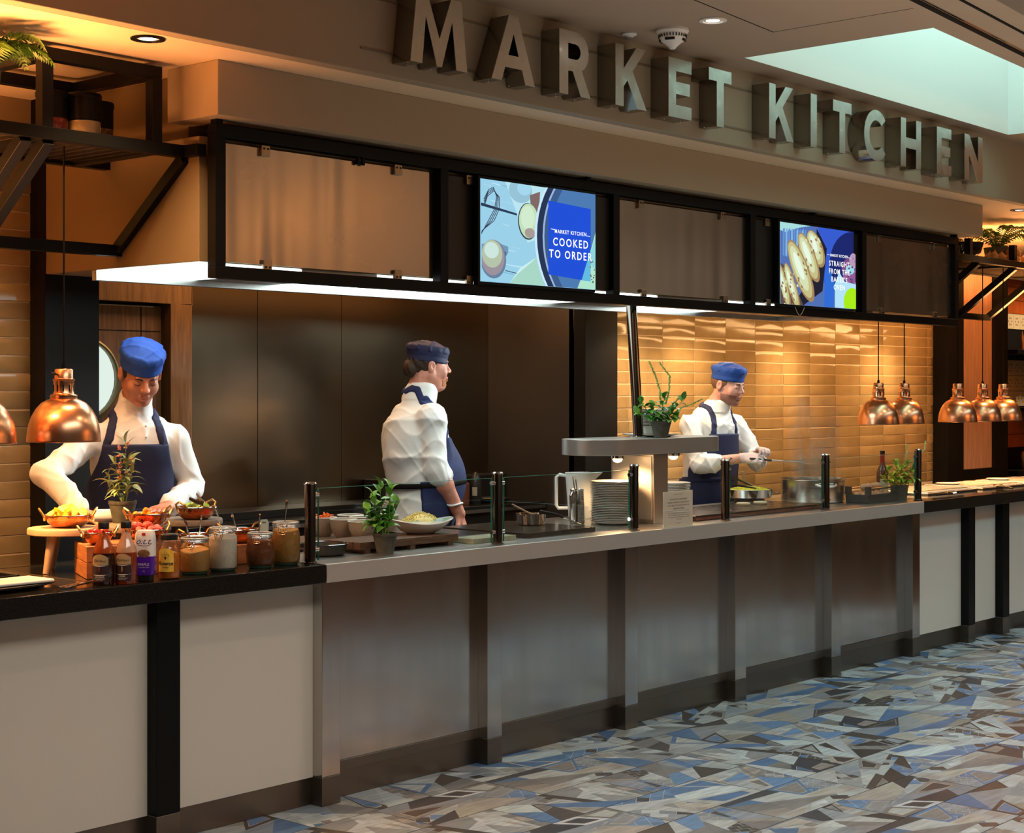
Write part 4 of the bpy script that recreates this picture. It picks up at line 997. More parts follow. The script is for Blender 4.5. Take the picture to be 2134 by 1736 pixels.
def jar(x, y, r, h, fill, m, label, what, lid=True, ang=0, bulge=0, seed=0):
    t = thing('clip_jar', label, 'jar', (x,y,CT), ang, 'open clip-top jars on the black worktop')
    pr = [(0,.0),(r*.80,.0),(r*.95,.006),(r,.020),(r*(1+bulge),h*.45),(r,h*.70),(r*.93,h*.80),(r*.86,h*.86),(r*.86,h*.90)]
    G().lathe(pr, 48).obj('glass', M['jar'], t)
    G().lathe([(0,.0005),(r*.80,.0005),(r*.93,.008),(r*.70,.012),(0,.012)], 40).obj('glass_base', mat('green_glass_base', (.10,.22,.16), .1, coat=.5), t)
    for z, q in ((h*.91,.90),(h*.955,.92),(h,.90)):
        G().tube([(r*q*math.cos(2*PI*i/40),r*q*math.sin(2*PI*i/40),z) for i in range(40)], .0030, 8, closed=True).obj('rim', M['jar'] if z < h else mat('glass_rim', (.45,.48,.46), .08, coat=.6), t)
    G().tube([(r*.89*math.cos(2*PI*i/36),r*.89*math.sin(2*PI*i/36),h*.885) for i in range(36)], .0011, 6, closed=True).obj('wire', M['steelp'], t)
    rf = FACE-ang; c, s = math.cos(rf), math.sin(rf)
    def at(rad, tang, z): return (c*rad-s*tang, s*rad+c*tang, z)
    G().tube([at(r*.92,-.013,h*.90),at(r*.98,-.015,h*.84),at(r*1.04,-.011,h*.74),at(r*1.05,.011,h*.74),at(r*.98,.015,h*.84),at(r*.92,.013,h*.90)],.0013,6).tube([at(r*.95,-.007,h*.86),at(r*1.02,-.008,h*.79),at(r*1.02,.008,h*.79),at(r*.95,.007,h*.86)],.0013,6).obj('clip_wire', M['steelp'], t)
    rn = random.Random(seed); n = 32; f0 = fill
    q = [(rr_*.965,z) for rr_,z in pr[1:] if z < f0*.97]
    prof = [(0,.0125),(r*.72,.0125)]+[(a,max(b,.0126)) for a,b in q[1:]]
    rt = prof[-1][0]
    g = G().lathe(prof+[(rt*.99,f0),(rt*.6,f0+.004),(rt*.3,f0-.001),(0,f0+.002)], n)
    k = len(prof)+4
    for i in range(n):
        dz = .008*math.sin(2*PI*i/n+seed)+.002*math.sin(6*PI*i/n)
        for j in range(len(prof), k):
            x_, y_, z_ = g.v[i*k+j]; g.v[i*k+j] = (x_,y_,z_+dz*(1 if j < k-1 else 0))
    o = g.obj(what, m, None, loc=(x,y,CT), rot=(0,0,ang)); stuff(tag(o, {'brown_sugar':'golden brown sugar filling the open jar beside the honey','white_sugar':'white sugar heaped in the second open jar','cinnamon_sugar':'dark cinnamon sugar in the third, roundest jar','golden_granules':'golden granules filling the tall jar beside the guard post'}[what], 'sugar'))
    return t
def sugarm(n, c): return mat(n, c, .7, noise=.35, nscale=400, bump=.8, bscale=500, spec=.3)
jar(3.688,4.772,.054,.130,.088,sugarm('brown_sugar',(.52,.27,.07)),'glass clip jar of golden brown sugar with a spoon, leftmost jar','brown_sugar',seed=1)
jar(3.824,4.782,.053,.158,.128,sugarm('white_sugar',(.80,.72,.58)),'tall glass clip jar of white sugar with a spoon, second jar','white_sugar',ang=-.5,seed=3)
jar(3.978,4.754,.050,.130,.104,sugarm('cinnamon',(.20,.065,.02)),'round glass clip jar of dark cinnamon sugar, third jar','cinnamon_sugar',bulge=.09,seed=5)
jar(4.116,4.770,.054,.161,.135,sugarm('granules',(.42,.22,.05)),'tallest glass clip jar of golden granules, next to the post','golden_granules',bulge=.03,seed=7)
spoon(3.690,4.790,CT+.10,(3.655,4.785,CT+.195),'spoon standing in the leftmost brown sugar jar')
spoon(3.830,4.80,CT+.15,(3.790,4.78,CT+.235),'spoon standing in the white sugar jar')
spoon(3.985,4.77,CT+.118,(3.992,4.775,CT+.200),'spoon standing in the cinnamon sugar jar')
spoon(4.125,4.785,CT+.150,(4.140,4.79,CT+.243),'spoon standing in the tallest golden jar')
# till roll in the left chef's hand
t = thing('paper_roll','small white paper roll held by the left chef','paper roll',(3.690,5.318,1.128),(0,0,-.55))
G().cyl(.024,-.045,.045,28,M=R(PI/2,'Y')).obj('paper', mat('till_paper',(.62,.64,.78),.7), t)
G().cyl(.009,-.0455,.0455,16,M=R(PI/2,'Y')).obj('core', M['gwood'], t)

# ---- potted plants
def leaf_mesh(name, L, Wd, m, bend=.4, fold=.3, pts=7, wave=0):
    v = []; f = []
    for i in range(pts):
        s = i/(pts-1); w = Wd/2*math.sin(PI*min(1,s**.75))**.8 if 0 < s < 1 else 0.0006
        a = -bend*s; x = L*s*math.cos(a*.5); z = L*math.sin(bend*.9)*(s*.9-s*s)+0
        z += wave*math.sin(s*7)*.1*L
        v += [(x,-w,z+fold*w),(x,0,z),(x,w,z+fold*w)]
    for i in range(pts-1):
        for j in (0,1):
            q = i*3+j; f.append((q,q+3,q+4,q+1))
    me = bpy.data.meshes.new(name); me.from_pydata(v,[],f); me.shade_smooth(); me.materials.append(m); return me
def leafmat(name, c, c2, rough=.45):
    m = mat(name, c, rough, noise=.5, nscale=18, col2=c2); b = m.node_tree.nodes['Principled BSDF']
    b.inputs['Subsurface Weight'].default_value = .15; b.inputs['Subsurface Radius'].default_value = (.01,.02,.005); b.inputs['Subsurface Scale'].default_value = .3
    return m
def pot(t, rt, rb, h):
    G().lathe([(0,0),(rb,0),(rt*.97,h*.84),(rt,h*.84),(rt*1.02,h*.86),(rt*1.02,h),(rt*.92,h),(rt*.90,h*.86),(0,h*.86)], 36).obj('pot', M['pot'], t)
    G().lathe([(0,h*.88),(rt*.5,h*.875),(rt*.9,h*.86)][::-1], 20).obj('soil', M['soil'], t)
def plant(x, y, z, label, rt, rb, h, stems, meshes, stemm, seed, per=(7,9), size=(.7,1.1), spread=.9, start=.25, droop=.2, ymin=-9):
    t = thing('potted_plant', label, 'plant', (x,y,z)); pot(t, rt, rb, h)
    rn = random.Random(seed)
    for (tx, ty, tz) in stems:
        b = (rn.uniform(-.3,.3)*rt, rn.uniform(-.3,.3)*rt, h*.85)
        P = [Vector(b).lerp(Vector((tx,ty,tz)), k/4)+Vector((0,0,.0)) for k in range(5)]
        for k in (1,2,3): P[k].x += rn.uniform(-.004,.004); P[k].y += rn.uniform(-.004,.004)
        G().tube(P,[.0026,.0023,.002,.0016,.0008],6).obj('stem', stemm, t)
        n = rn.randint(*per); ph = rn.uniform(0,6)
        for i in range(n):
            s = start+(1-start)*i/(n-1); k = min(3, int(s*4)); p = P[k].lerp(P[k+1], s*4-k)
            a = ph+i*2.4
            if p.y+.085*math.sin(a) < ymin: a = -a if p.y+.085*math.sin(-a) > ymin else 1.57
            o = link('leaf', rn.choice(meshes), t, loc=p, rot=(rn.uniform(-.3,.3), -spread*(.35+.9*s)+droop+rn.uniform(-.25,.25) if s > .85 else rn.uniform(-.35,.35)-.25+droop*rn.uniform(0,2), a))
            sc = rn.uniform(*size)*(1.0-.35*abs(s-.45)); o.scale = (sc,sc,sc)
    return t
sg = leafmat('sage_leaf', (.34,.38,.12), (.17,.24,.07)); sgd = leafmat('sage_leaf_pale', (.50,.58,.34), (.26,.36,.16))
ms = [leaf_mesh('leaf',.085,.024,sg,.6,.3), leaf_mesh('leaf',.085,.022,sgd,.8,.35), leaf_mesh('leaf',.060,.018,sg,.4,.25)]
pt = plant(3.706,5.235,ST,'grey pot of sage with pink-orange flowers on the wooden stand',.052,.036,.083,[(-.02,.02,.23),(.015,0,.30),(.03,-.02,.20),(-.045,.03,.17),(.04,.02,.24),(0,-.02,.14)],ms,sg,4,per=(10,12),size=(.75,1.2))
fl = mat('flower_orange_pink', (.85,.33,.18), .5); rn = random.Random(8)
for i in range(22):
    s = rn.uniform(.35,1); p = (.015*s+rn.uniform(-.03,.03), rn.uniform(-.02,.02), .085+.22*s)
    g = G()
    for k in range(4):
        a = k*1.57; g.ell((.005*math.cos(a),.005*math.sin(a),0),(.0045,.003,.0018),6,4,M=R(rn.uniform(-1,1),'X'))
    g.obj('flower', fl, pt, loc=p, rot=(rn.uniform(-1,1),rn.uniform(-1,1),0))
bs = leafmat('basil_leaf', (.12,.36,.04), (.05,.20,.02), .3); bs2 = leafmat('basil_leaf_light', (.24,.52,.08), (.10,.32,.04), .3)
mb = [leaf_mesh('leaf',.055,.026,bs,.7,.3), leaf_mesh('leaf',.062,.028,bs2,.9,.3), leaf_mesh('leaf',.045,.022,bs,.5,.2)]
plant(4.668,4.797,CT,'green basil-like plant in a dark clay pot at the front of the glass',.050,.034,.084,[(-.045,.03,.22),(.03,.0,.25),(.06,-.01,.19),(-.06,.04,.16),(.0,.03,.27),(.05,.03,.15)],mb,bs,14,per=(12,15),size=(1.0,1.5),ymin=-.048)
GZ = 1.371
gl_ = leafmat('bright_leaf', (.10,.38,.05), (.05,.24,.03), .3)
mg = [leaf_mesh('leaf',.052,.030,gl_,.7,.3), leaf_mesh('leaf',.045,.028,bs2,.9,.3)]
pg_ = plant(6.689,4.893,GZ,'leafy plant with tall flower spikes in a dark pot on the gantry shelf',.052,.034,.082,[(-.08,.07,.18),(.02,-.01,.20),(.09,-.08,.19),(-.03,.03,.15),(.05,-.04,.13),(-.09,.09,.12),(.07,-.05,.10)],mg,bs,21,per=(8,10),size=(1.0,1.5),start=.3)
spk = leafmat('flower_spike', (.42,.62,.22), (.26,.48,.12), .6)
def spike(t, pts, r=.006, m=None, step=.0045):
    rn = random.Random(len(pts)*7+int(abs(pts[-1][2])*1000)); g = G()
    for a, b in zip(pts, pts[1:]):
        a, b = Vector(a), Vector(b); n = max(2, int((b-a).length/step))
        for i in range(n):
            p = a.lerp(b, i/n)
            for k in range(3):
                an = rn.uniform(0,6.28); g.ell((p.x+r*.6*math.cos(an),p.y+r*.6*math.sin(an),p.z+rn.uniform(-.002,.002)),(.0032,.0032,.0026),5,3)
    g.tube(pts, .0014, 5)
    stuff(g.obj('flower_spike', m or spk, t))
spike(pg_, [(.0,.0,.17),(-.004,.004,.24),(-.02,.018,.31),(-.045,.04,.385)])
spike(pg_, [(.02,-.015,.17),(.03,-.03,.24),(.035,-.03,.31),(.0,.01,.38)])
spike(pg_, [(.05,-.04,.12),(.08,-.07,.15),(.12,-.11,.17),(.155,-.145,.195)])
spike(pg_, [(.03,-.02,.12),(.05,-.04,.17),(.075,-.06,.20)])
yl = leafmat('yellow_green_leaf', (.85,.88,.10), (.58,.68,.06), .35); yl2 = leafmat('yellow_green_leaf_dark', (.42,.58,.06), (.22,.38,.04), .35)
my = [leaf_mesh('leaf',.048,.026,yl,.8,.3), leaf_mesh('leaf',.055,.028,yl2,1.0,.3)]
p4 = plant(9.035,4.815-.0,CT,'yellow-green leafy plant in a black pot near the last post',.048,.036,.092,[(-.06,.05,.17),(.0,0,.19),(.07,-.05,.18),(.03,-.03,.22),(-.03,.02,.22),(.09,-.07,.14),(-.09,.07,.13)],my,yl,31,per=(12,14),size=(1.0,1.5))
spike(p4, [(.02,-.01,.2),(.03,-.02,.27),(.04,-.03,.34)], m=leafmat('cream_spike',(.75,.75,.42),(.5,.6,.25),.6))
spike(p4, [(.05,-.04,.19),(.08,-.07,.26),(.115,-.10,.31),(.12,-.105,.36)], m=bpy.data.materials['cream_spike'])
spike(p4, [(.03,-.02,.2),(.06,-.05,.25),(.10,-.09,.30)], m=bpy.data.materials['cream_spike'])

# ---- boards, white bowls, frying pan and cheese
def slatboard(x0,x1,y0,y1,h,label,n=6):
    t = thing('chopping_board', label, 'board', (x0,y0,CT)); d = (y1-y0)/n
    for k in range(n): G().box(0,x1-x0,k*d+.0015,(k+1)*d-.0015,h*.35,h).obj('slat', M['walnut'], t, smooth=False, bevel=.0012)
    for x in (.03,(x1-x0)/2,x1-x0-.06): G().box(x,x+.03,0.004,y1-y0-.004,0,h*.35).obj('batten', M['walnut'], t, smooth=False)
slatboard(4.30,5.25,5.10,5.48,.022,'wide slatted brown board under the white bowls',8)
slatboard(4.58,5.16,4.85,5.08,.046,'thick slatted brown board under the teal cheese bowl',5)
tb = mat('pale_green_stone', (.42,.42,.30), .4, noise=.3, nscale=25)
flat('stone_board','pale greenish board beside the thick brown board','board',5.20,5.48,4.80,4.93,CT,.022,tb,.002)
flat('dark_board','dark wooden board behind the pale greenish board','board',5.22,5.53,4.96,5.36,CT,.020,M['slate'],.002)
flat('dark_board','large glossy dark board holding the small steel pan','board',5.56,6.045,4.80,5.34,CT,.024,M['slate'],.002)
flat('griddle_board','long dark griddle slab with a reddish edge holding the pancakes','griddle',6.86,8.10,4.80,5.20,CT,.028,mat('griddle_slab',(.05,.036,.028),.22,noise=.6,nscale=9,stretch=(1,5,5),rvar=.08),.003)
G().box(0,1.24,-.0015,.0,.004,.018).obj('edge_strip', mat('rust_edge',(.20,.06,.03),.5,noise=.5,nscale=20), [o for o in COL.objects if o.name=='griddle_board'][0], smooth=False)
bz = CT+.022
def wbowl(x, y, label, food=None, r=.060, h=.082):
    t = thing('white_bowl', label, 'bowl', (x,y,bz), 0, 'stoneware prep bowls')
    G().lathe([(0,0),(r*.5,0),(r*.72,h*.22),(r*.90,h*.55),(r*.99,h),(r*.95,h),(r*.86,h*.55),(r*.66,h*.25),(r*.4,.008),(0,.008)], 36).obj('bowl', M['bisque'], t)
    G().tube([(r*.97*math.cos(2*PI*i/36),r*.97*math.sin(2*PI*i/36),h) for i in range(36)], .0026, 6, closed=True).obj('rim', M['ceram'], t)
    if food is not None: G().lathe([(0,h*.86),(r*.5,h*.84),(r*.90,h*.76)][::-1], 24).obj('filling', food, t)
    return t
cream = mat('cream_filling',(.66,.60,.42),.5,noise=.4,nscale=120); clear = mat('green_water_filling',(.30,.36,.30),.1,coat=.5)
carr = mat('carrot_orange',(.92,.20,.03),.4)
wbowl(4.877,5.400,'grey-white bowl of carrot sticks, leftmost behind the glass',mat('carrot_filling',(.8,.2,.04),.5))
rn = random.Random(6)
for i in range(16):
    a = rn.uniform(0,6.28); q = rn.uniform(0,.035)
    o = G().box(-.018,.018,-.0022,.0022,-.0022,.0022).obj('carrot_stick', carr, None, smooth=False, loc=(4.877+q*math.cos(a),5.40+q*math.sin(a),bz+.078+rn.uniform(0,.018)), rot=(rn.uniform(-.5,.5),rn.uniform(-.6,.6),rn.uniform(0,6.28)))
    tag(o,'orange carrot stick in the leftmost white bowl','carrot','carrot sticks')
wbowl(4.868,5.262,'white bowl of cream-coloured crumbs, front row behind the glass',cream)
wbowl(4.862,5.135,'white bowl with a clear filling, nearest of the front row',clear,.064,.080)
wbowl(5.055,5.418,'white bowl at the back behind the crumb bowl',cream)
wbowl(5.01,5.290,'white bowl half hidden behind the green plant',clear)
wbowl(5.16,5.30,'white bowl partly hidden behind the cheese dish',cream)
t = thing('frying_pan','small black frying pan on the steel top beside the first post','pan',(4.462,4.935,CT),.4)
G().lathe([(0,0),(.070,0),(.080,.006),(.094,.044),(.096,.046),(.093,.046),(.078,.010),(.066,.005),(0,.005)], 44).obj('pan', M['iron'], t)
G().tube([(-.09,0,.036),(-.13,0,.050),(-.20,0,.056)],[.007,.008,.009],8,flat=1.6).obj('handle', M['blackpl'], t)
G().tube([(.0955*math.cos(2*PI*i/44),.0955*math.sin(2*PI*i/44),.0462) for i in range(44)], .0016, 6, closed=True).obj('rim', M['steelp'], t)
# wavy dish with grated cheese
t = thing('cheese_dish','large wavy pale-teal dish heaped with grated cheese','dish',(5.055,4.975,CT+.046),-.42)
def wavy(r, z, amp, n=48, rz=0): return [(r*1.12*math.cos(2*PI*i/n)*(1+.05*math.cos(4*PI*i/n)), r*.80*math.sin(2*PI*i/n), z+amp*math.cos(4*PI*i/n)) for i in range(n)]
def rings(g, rs):
    n = len(rs[0]); v = [p for q in rs for p in q]; f = []
    for k in range(len(rs)-1):
        for i in range(n):
            j = (i+1)%n; f.append((k*n+i,k*n+j,(k+1)*n+j,(k+1)*n+i))
    f.append(tuple(range(n))[::-1]); f.append(tuple((len(rs)-1)*n+i for i in range(n)))
    return g.add(v, f)
rings(G(), [wavy(.050,0,0),wavy(.075,.012,.002),wavy(.108,.038,.006),wavy(.126,.056,.011),wavy(.123,.058,.011)]).obj('dish_outside', M['ceram'], t)
rings(G(), [wavy(.124,.0575,.011),wavy(.105,.040,.006),wavy(.072,.018,.002),wavy(.05,.010,0)]).obj('dish_glaze', M['teal'], t)
ch = mat('grated_cheese',(.88,.78,.30),.5,noise=.2,nscale=60)
g = G(); rn = random.Random(12)
g.lathe([(0,.088),(.03,.082),(.06,.066),(.082,.048),(.06,.03),(0,.03)][::-1],24)
for i in range(1100):
    a = rn.uniform(0,6.28); q = math.sqrt(rn.random())*.090; z = .088-.044*(q/.09)**1.5
    g.box(-.008,.008,-.0012,.0012,-.0010,.0010,M=T(q*math.cos(a)*1.05,q*math.sin(a)*.8,z+rn.uniform(-.002,.005))@Euler((rn.uniform(-.7,.7),rn.uniform(-.7,.7),rn.uniform(0,6.28))).to_matrix().to_4x4())
o = g.obj('grated_cheese', ch, None, smooth=False, loc=(5.055,4.975,CT+.046), rot=(0,0,-.42)); stuff(tag(o,'yellow grated cheese heaped in the wavy teal dish','cheese'))

# ---- small steel pan, spatula, jugs, plates
t = thing('steel_pan','small steel pan with a wooden spoon on the large dark board','pan',(5.93,5.10,CT+.024),.2)
G().lathe([(0,0),(.060,0),(.066,.005),(.071,.052),(.076,.055),(.068,.053),(.062,.008),(0,.006)], 40).obj('pan', M['steelp'], t)
G().tube([(-.07,0,.050),(-.095,0,.053),(-.12,0,.052)],[.004,.005,.004],8,flat=2).obj('handle', M['steelp'], t)
G().lathe([(0,.030),(.064,.030)][::-1],24).obj('contents', mat('pan_oil',(.12,.07,.03),.1), t)
t = thing('wooden_spoon','wooden spoon resting in the small steel pan','spoon',(5.93,5.10,CT+.075))
G().tube([(.03,-.02,-.015),(-.02,.015,.012),(-.075,.055,.048)],[.005,.0042,.004],8).ell((.042,-.028,-.022),(.022,.016,.007)).obj('spoon', M['lwood'], t)
t = thing('spatula','steel spatula with a black handle leaning on the small pan','spatula',(5.95,4.93,CT+.03),0)
G().tube([(-.05,.09,.062),(0,.04,.048),(.03,.01,.036)],[.009,.008,.006],8,flat=.6).obj('handle', M['blackpl'], t)
G().add([(.022,.022,.034),(.040,.002,.030),(.115,-.055,-.004),(.070,-.085,-.004),(.022,.022,.032),(.040,.002,.028),(.115,-.055,-.006),(.070,-.085,-.006)],[(0,1,2,3),(7,6,5,4),(0,4,5,1),(1,5,6,2),(2,6,7,3),(3,7,4,0)]).obj('blade', M['steelp'], t, smooth=False)
t = thing('steel_jug','tall polished steel jug holding tongs beside the plate stack','jug',(6.35,5.16,CT),.3)
G().lathe([(0,0),(.036,0),(.040,.004),(.036,.09),(.033,.165),(.036,.172),(.034,.172),(.031,.165),(.034,.09),(.036,.008),(0,.008)], 36).obj('body', M['steelp'], t)
G().tube([(-.034,0,.160),(-.062,.0,.160),(-.080,0,.145),(-.074,0,.08),(-.060,0,.02),(-.050,0,.012)],[.004]*6,8,flat=2.2).obj('handle', M['steelp'], t)
t = thing('tongs','steel tongs standing upright in the polished steel jug','tongs',(6.35,5.16,CT+.012),.3)
G().tube([(.012,0,0),(-.006,.004,.12),(-.030,.010,.225)],[.004,.006,.007],6,flat=.4).obj('arm', M['steelp'], t)
G().tube([(.016,-.008,0),(.0,-.006,.12),(-.026,-.002,.222)],[.004,.006,.007],6,flat=.4).obj('arm', M['steelp'], t)
t = thing('measuring_jug','white plastic jug with a big loop handle behind the plates','jug',(6.63,5.37,CT),-.75)
n = 28
def jr(r, z, sp): return [(r*math.cos(2*PI*i/n)-(sp*max(0,math.cos(2*PI*i/n))**6*-1), r*math.sin(2*PI*i/n), z) for i in range(n)]
rings(G(), [jr(.052,0,0),jr(.058,.01,0),jr(.066,.12,0),jr(.072,.20,.008),jr(.076,.238,.045),jr(.073,.238,.043),jr(.068,.20,.006),jr(.055,.012,0)]).obj('jug', M['plastic'], t)
G().tube([(-.070,0,.222),(-.105,0,.228),(-.122,0,.215),(-.122,0,.07),(-.112,0,.055),(-.062,0,.055)],.009,8,flat=1.4).obj('handle', M['plastic'], t)
pm = {}
def plate(r, h):
    if r not in pm: pm[r] = G().lathe([(0,.0),(r*.55,.0),(r*.62,.002),(r*.97,h),(r,h+.0018),(r*.965,h+.003),(r*.62,.006),(r*.55,.0045),(0,.0045)][::1], 40).mesh('dinner_plate'); pm[r].materials.append(M['ceram'])
    return pm[r]
def stack(x, y, z, r, n, step, where, grp, top):
    rn = random.Random(n)
    for i in range(n):
        o = link('dinner_plate', plate(r,.013), None, loc=(x+rn.uniform(-.0012,.0012),y+rn.uniform(-.0012,.0012),z+i*step))
        tag(o, 'white dinner plate in the '+where if i < n-1 else 'topmost white dinner plate of the '+top, 'plate', grp if i < n-1 else None)
stack(6.455,5.010,CT+.001,.1175,25,.0083,'tall stack beside the gantry pedestal','tall stack of white plates','tall stack beside the gantry pedestal')
stack(7.40,5.345,CT+.001,.110,18,.0083,'stack behind the small notice','second stack of white plates','stack behind the small notice')

# ---- heated gantry
t = thing('heated_gantry','stadium-shaped steel gantry shelf on a pedestal with a warm lamp below','gantry',(6.68,5.0,CT))
n = 20; st = [(.36*1+.18*math.cos(a),.18*math.sin(a)) for a in [-PI/2+PI*i/n for i in range(n+1)]]+[(-.36+.18*math.cos(a),.18*math.sin(a)) for a in [PI/2+PI*i/n for i in range(n+1)]]
G().prism([(x*1.0,y) for x,y in st], .349, .4265).obj('shelf', M['steelg'], t, ang=50, bevel=.003)
sm = [(x*.94,y*.9) for x,y in st]
G().prism(sm, .3465, .3489).obj('underside', M['iron'], t, ang=50)
G().box(-.08,.04,-.13,.14,0,.3465).obj('pedestal', mat('warm_steel_plate',(.62,.56,.48),.36,1), t, smooth=False, bevel=.004)
G().box(-.084,-.080,-.118,.128,.02,.335).obj('front_plate', mat('pale_steel_plate',(.75,.68,.58),.42,.85), t, smooth=False, bevel=.001)
G().tube([(-.02,.01,.4265),(.02,.09,1.134)],.0265,24).obj('pole', M['chrome'], t)
G().lathe([(.046,.4266),(.046,.431),(.028,.435)],24,c=(-.02,.01,0)).obj('pole_collar', M['steelp'], t)
for q in (-.22, .25):
    G().cyl(.035,.326,.3464,20,c=(q,-.01,0)).obj('lamp_housing', M['steelp'], t)
    G().ell((q,-.01,.322),(.024,.024,.016)).obj('lamp_bulb', emis('gantry_bulb',(1,.62,.30),14), t)
l = light('gantry_lamp_light','SPOT',(-.20,-.01,.305),17,(1,.60,.28),.03,spot=2.7,blend=.5); l.parent = t
l = light('gantry_lamp_light','SPOT',(.25,-.01,.305),10,(1,.60,.28),.03,spot=2.7,blend=.5); l.parent = t
tag(link('oval_plate', G().lathe([(0,0),(.09,0),(.145,.012),(.150,.016),(.146,.017),(.09,.006),(0,.005)],44).mesh('oval_plate'), loc=(6.80,5.035,GZ)),'wide white plate lying on the gantry shelf under the ribbed bowls','plate')
COL.objects['oval_plate'].data.materials.append(M['ceram'])
for i in range(6):
    g = G().lathe([(0,0),(.045,0),(.075,.020),(.088,.046),(.0905,.046),(.0905,.050),(.085,.050),(.072,.024),(.04,.006),(0,.006)],40)
    o = g.obj('serving_bowl', M['ceram'], None, loc=(6.80,5.035,GZ+.008+i*.0165)); tag(o, 'white bowl nested in the ribbed stack on the gantry' if i < 5 else 'topmost white bowl of the ribbed stack on the gantry','bowl','white bowls nested on the gantry' if i < 5 else None)

# ---- little notice
t = thing('counter_notice','small cream pacemaker warning notice in a clear stand at the counter edge','sign',(6.555,4.690,CT))
G().box(-.122,.122,0,.003,0,.172).obj('card', mat('cream_card',(.96,.76,.62),.6), t, smooth=False)
G().box(-.124,.124,-.0035,-.0010,0,.174).obj('clear_cover', M['glass'], t, smooth=False)
G().box(-.12,.12,.003,.05,0,.002).obj('foot', M['glass'], t, smooth=False)
g = G(); fy = lambda x,y: (x,-.0004,y)
put_text(g,'MARKET KITCHEN',.0068,0,.157,fy,spacing=1.3)
for s, z in (('If you have a pacemaker',.134),('please maintain a safe distance',.119),('of at least 24 inches from our',.104),('induction hobs.',.089)): put_text(g,s,.0148,.004,z,fy)
g.box(-.10,.10,-.0005,-.0003,.0765,.0772)
for s, z in (('Please note pacemaker safety warning while near hobs',.066),('which may affect the operation of your pacemaker.',.056),('If you have any concerns please speak to a member',.046),('of our team.',.036)): put_text(g,s,.0085,.008,z,fy)
for z in (.119,.104,.066,.056,.046): put_text(g,'>',.008,-.105,z,fy)
put_text(g,'WARNING',.007,0,.016,fy,spacing=1.3)
g.obj('print', mat('grey_brown_ink',(.22,.13,.10),.6), t, smooth=False)

# ---- cooking end
for k, (x,y) in enumerate(((7.66,5.04),(7.80,5.02))):
    g = G().lathe([(0,0),(.036,0),(.040,.006),(.040,.012),(.035,.017),(0,.018)],28)
    tag(g.obj('pancake', mat('pale_dough',(.74,.62,.42),.6,noise=.2,nscale=40), None, loc=(x,y,CT+.0285)), ('left' if k == 0 else 'right')+' one of two pale round muffins on the dark griddle', 'muffin')
t = thing('paella_pan','wide shallow steel pan of yellow noodles left of the stock pot','pan',(8.20,5.355,CT),.3)
G().lathe([(0,.03),(.115,.03),(.130,.036),(.140,.082),(.145,.084),(.137,.080),(.127,.040),(0,.036)],48).obj('pan', M['steelp'], t)
G().lathe([(0,0),(.09,0),(.09,.029),(0,.029)],28).obj('burner', M['iron'], t)
for s in (-1,1): G().tube([(s*.03-.0,-.140,.062),(s*.026,-.165,.066),(0,-.172,.068)],.004,8).obj('handle', M['steelp'], t)
ym = mat('yellow_noodles',(.72,.62,.06),.45,noise=.5,nscale=70,col2=(.42,.50,.05))
g = G().lathe([(0,.096),(.05,.094),(.10,.084),(.132,.068)][::-1],30); rn = random.Random(3)
for i in range(130):
    a = rn.uniform(0,6.28); q = math.sqrt(rn.random())*.115; r_ = rn.uniform(.01,.02); b = rn.uniform(0,6)
    g.tube([(q*math.cos(a)+r_*math.cos(b+k*.9),q*math.sin(a)+r_*math.sin(b+k*.9),.097-.022*(q/.115)**2+rn.uniform(-.002,.003)) for k in range(5)],.0022,5)
stuff(tag(g.obj('noodles', ym, None, loc=(8.20,5.355,CT), rot=(0,0,.3)),'yellow-green noodles heaped in the wide shallow pan','food'))
t = thing('cooking_spatula','black-handled slotted tool lying over the noodle pan','utensil',(8.05,5.27,CT+.10),0)
G().tube([(-.13,.10,.022),(-.03,.03,.012),(.06,-.02,-.004)],[.008,.006,.004],8,flat=.6).obj('handle', M['blackpl'], t)
for k, (dx, m, lb_) in enumerate(((.0,'iron','black ladle leaning out of the noodle pan'),(.05,'lwood','wooden spatula leaning out of the noodle pan'))):
    t = thing('ladle' if k == 0 else 'wooden_spatula', lb_, 'utensil', (8.33+dx*.5,5.40,CT+.085))
    G().tube([(0,0,0),(-.06,.045,.035),(-.13+dx,.10-dx,.075+dx*.4)],[.004,.005,.010],8,flat=.5).obj('handle', M[m], t)
t = thing('stock_pot','big steel stock pot steaming behind the glass','pot',(8.563,5.140,CT),.15)
G().lathe([(0,0),(.176,0),(.186,.006),(.189,.014),(.189,.134),(.193,.138),(.193,.142),(.187,.142),(.184,.134),(.184,.02),(0,.012)],64).obj('pot', mat('pot_steel',(.60,.57,.53),.24,1,rvar=.05,nscale=6,bump=.1,bscale=60,stretch=(1,1,25)), t)
G().lathe([(0,.105),(.184,.105)][::-1],40).obj('broth', mat('broth',(.30,.18,.08),.15), t)
for a in (-2.35, .8):
    c, s = math.cos(a), math.sin(a); P = lambda r,tn,z: (c*r-s*tn, s*r+c*tn, z)
    G().tube([P(.187,-.062,.112),P(.215,-.055,.108),P(.228,-.035,.103),P(.230,0,.100),P(.228,.035,.103),P(.215,.055,.108),P(.187,.062,.112)],.0062,10).obj('handle', mat('satin_handle', (.82,.80,.77), .28, .6), t)
    G().tube([P(.190,-.045,.112),P(.190,.045,.112)],.009,8,flat=.3).obj('handle_plate', M['steelp'], t)
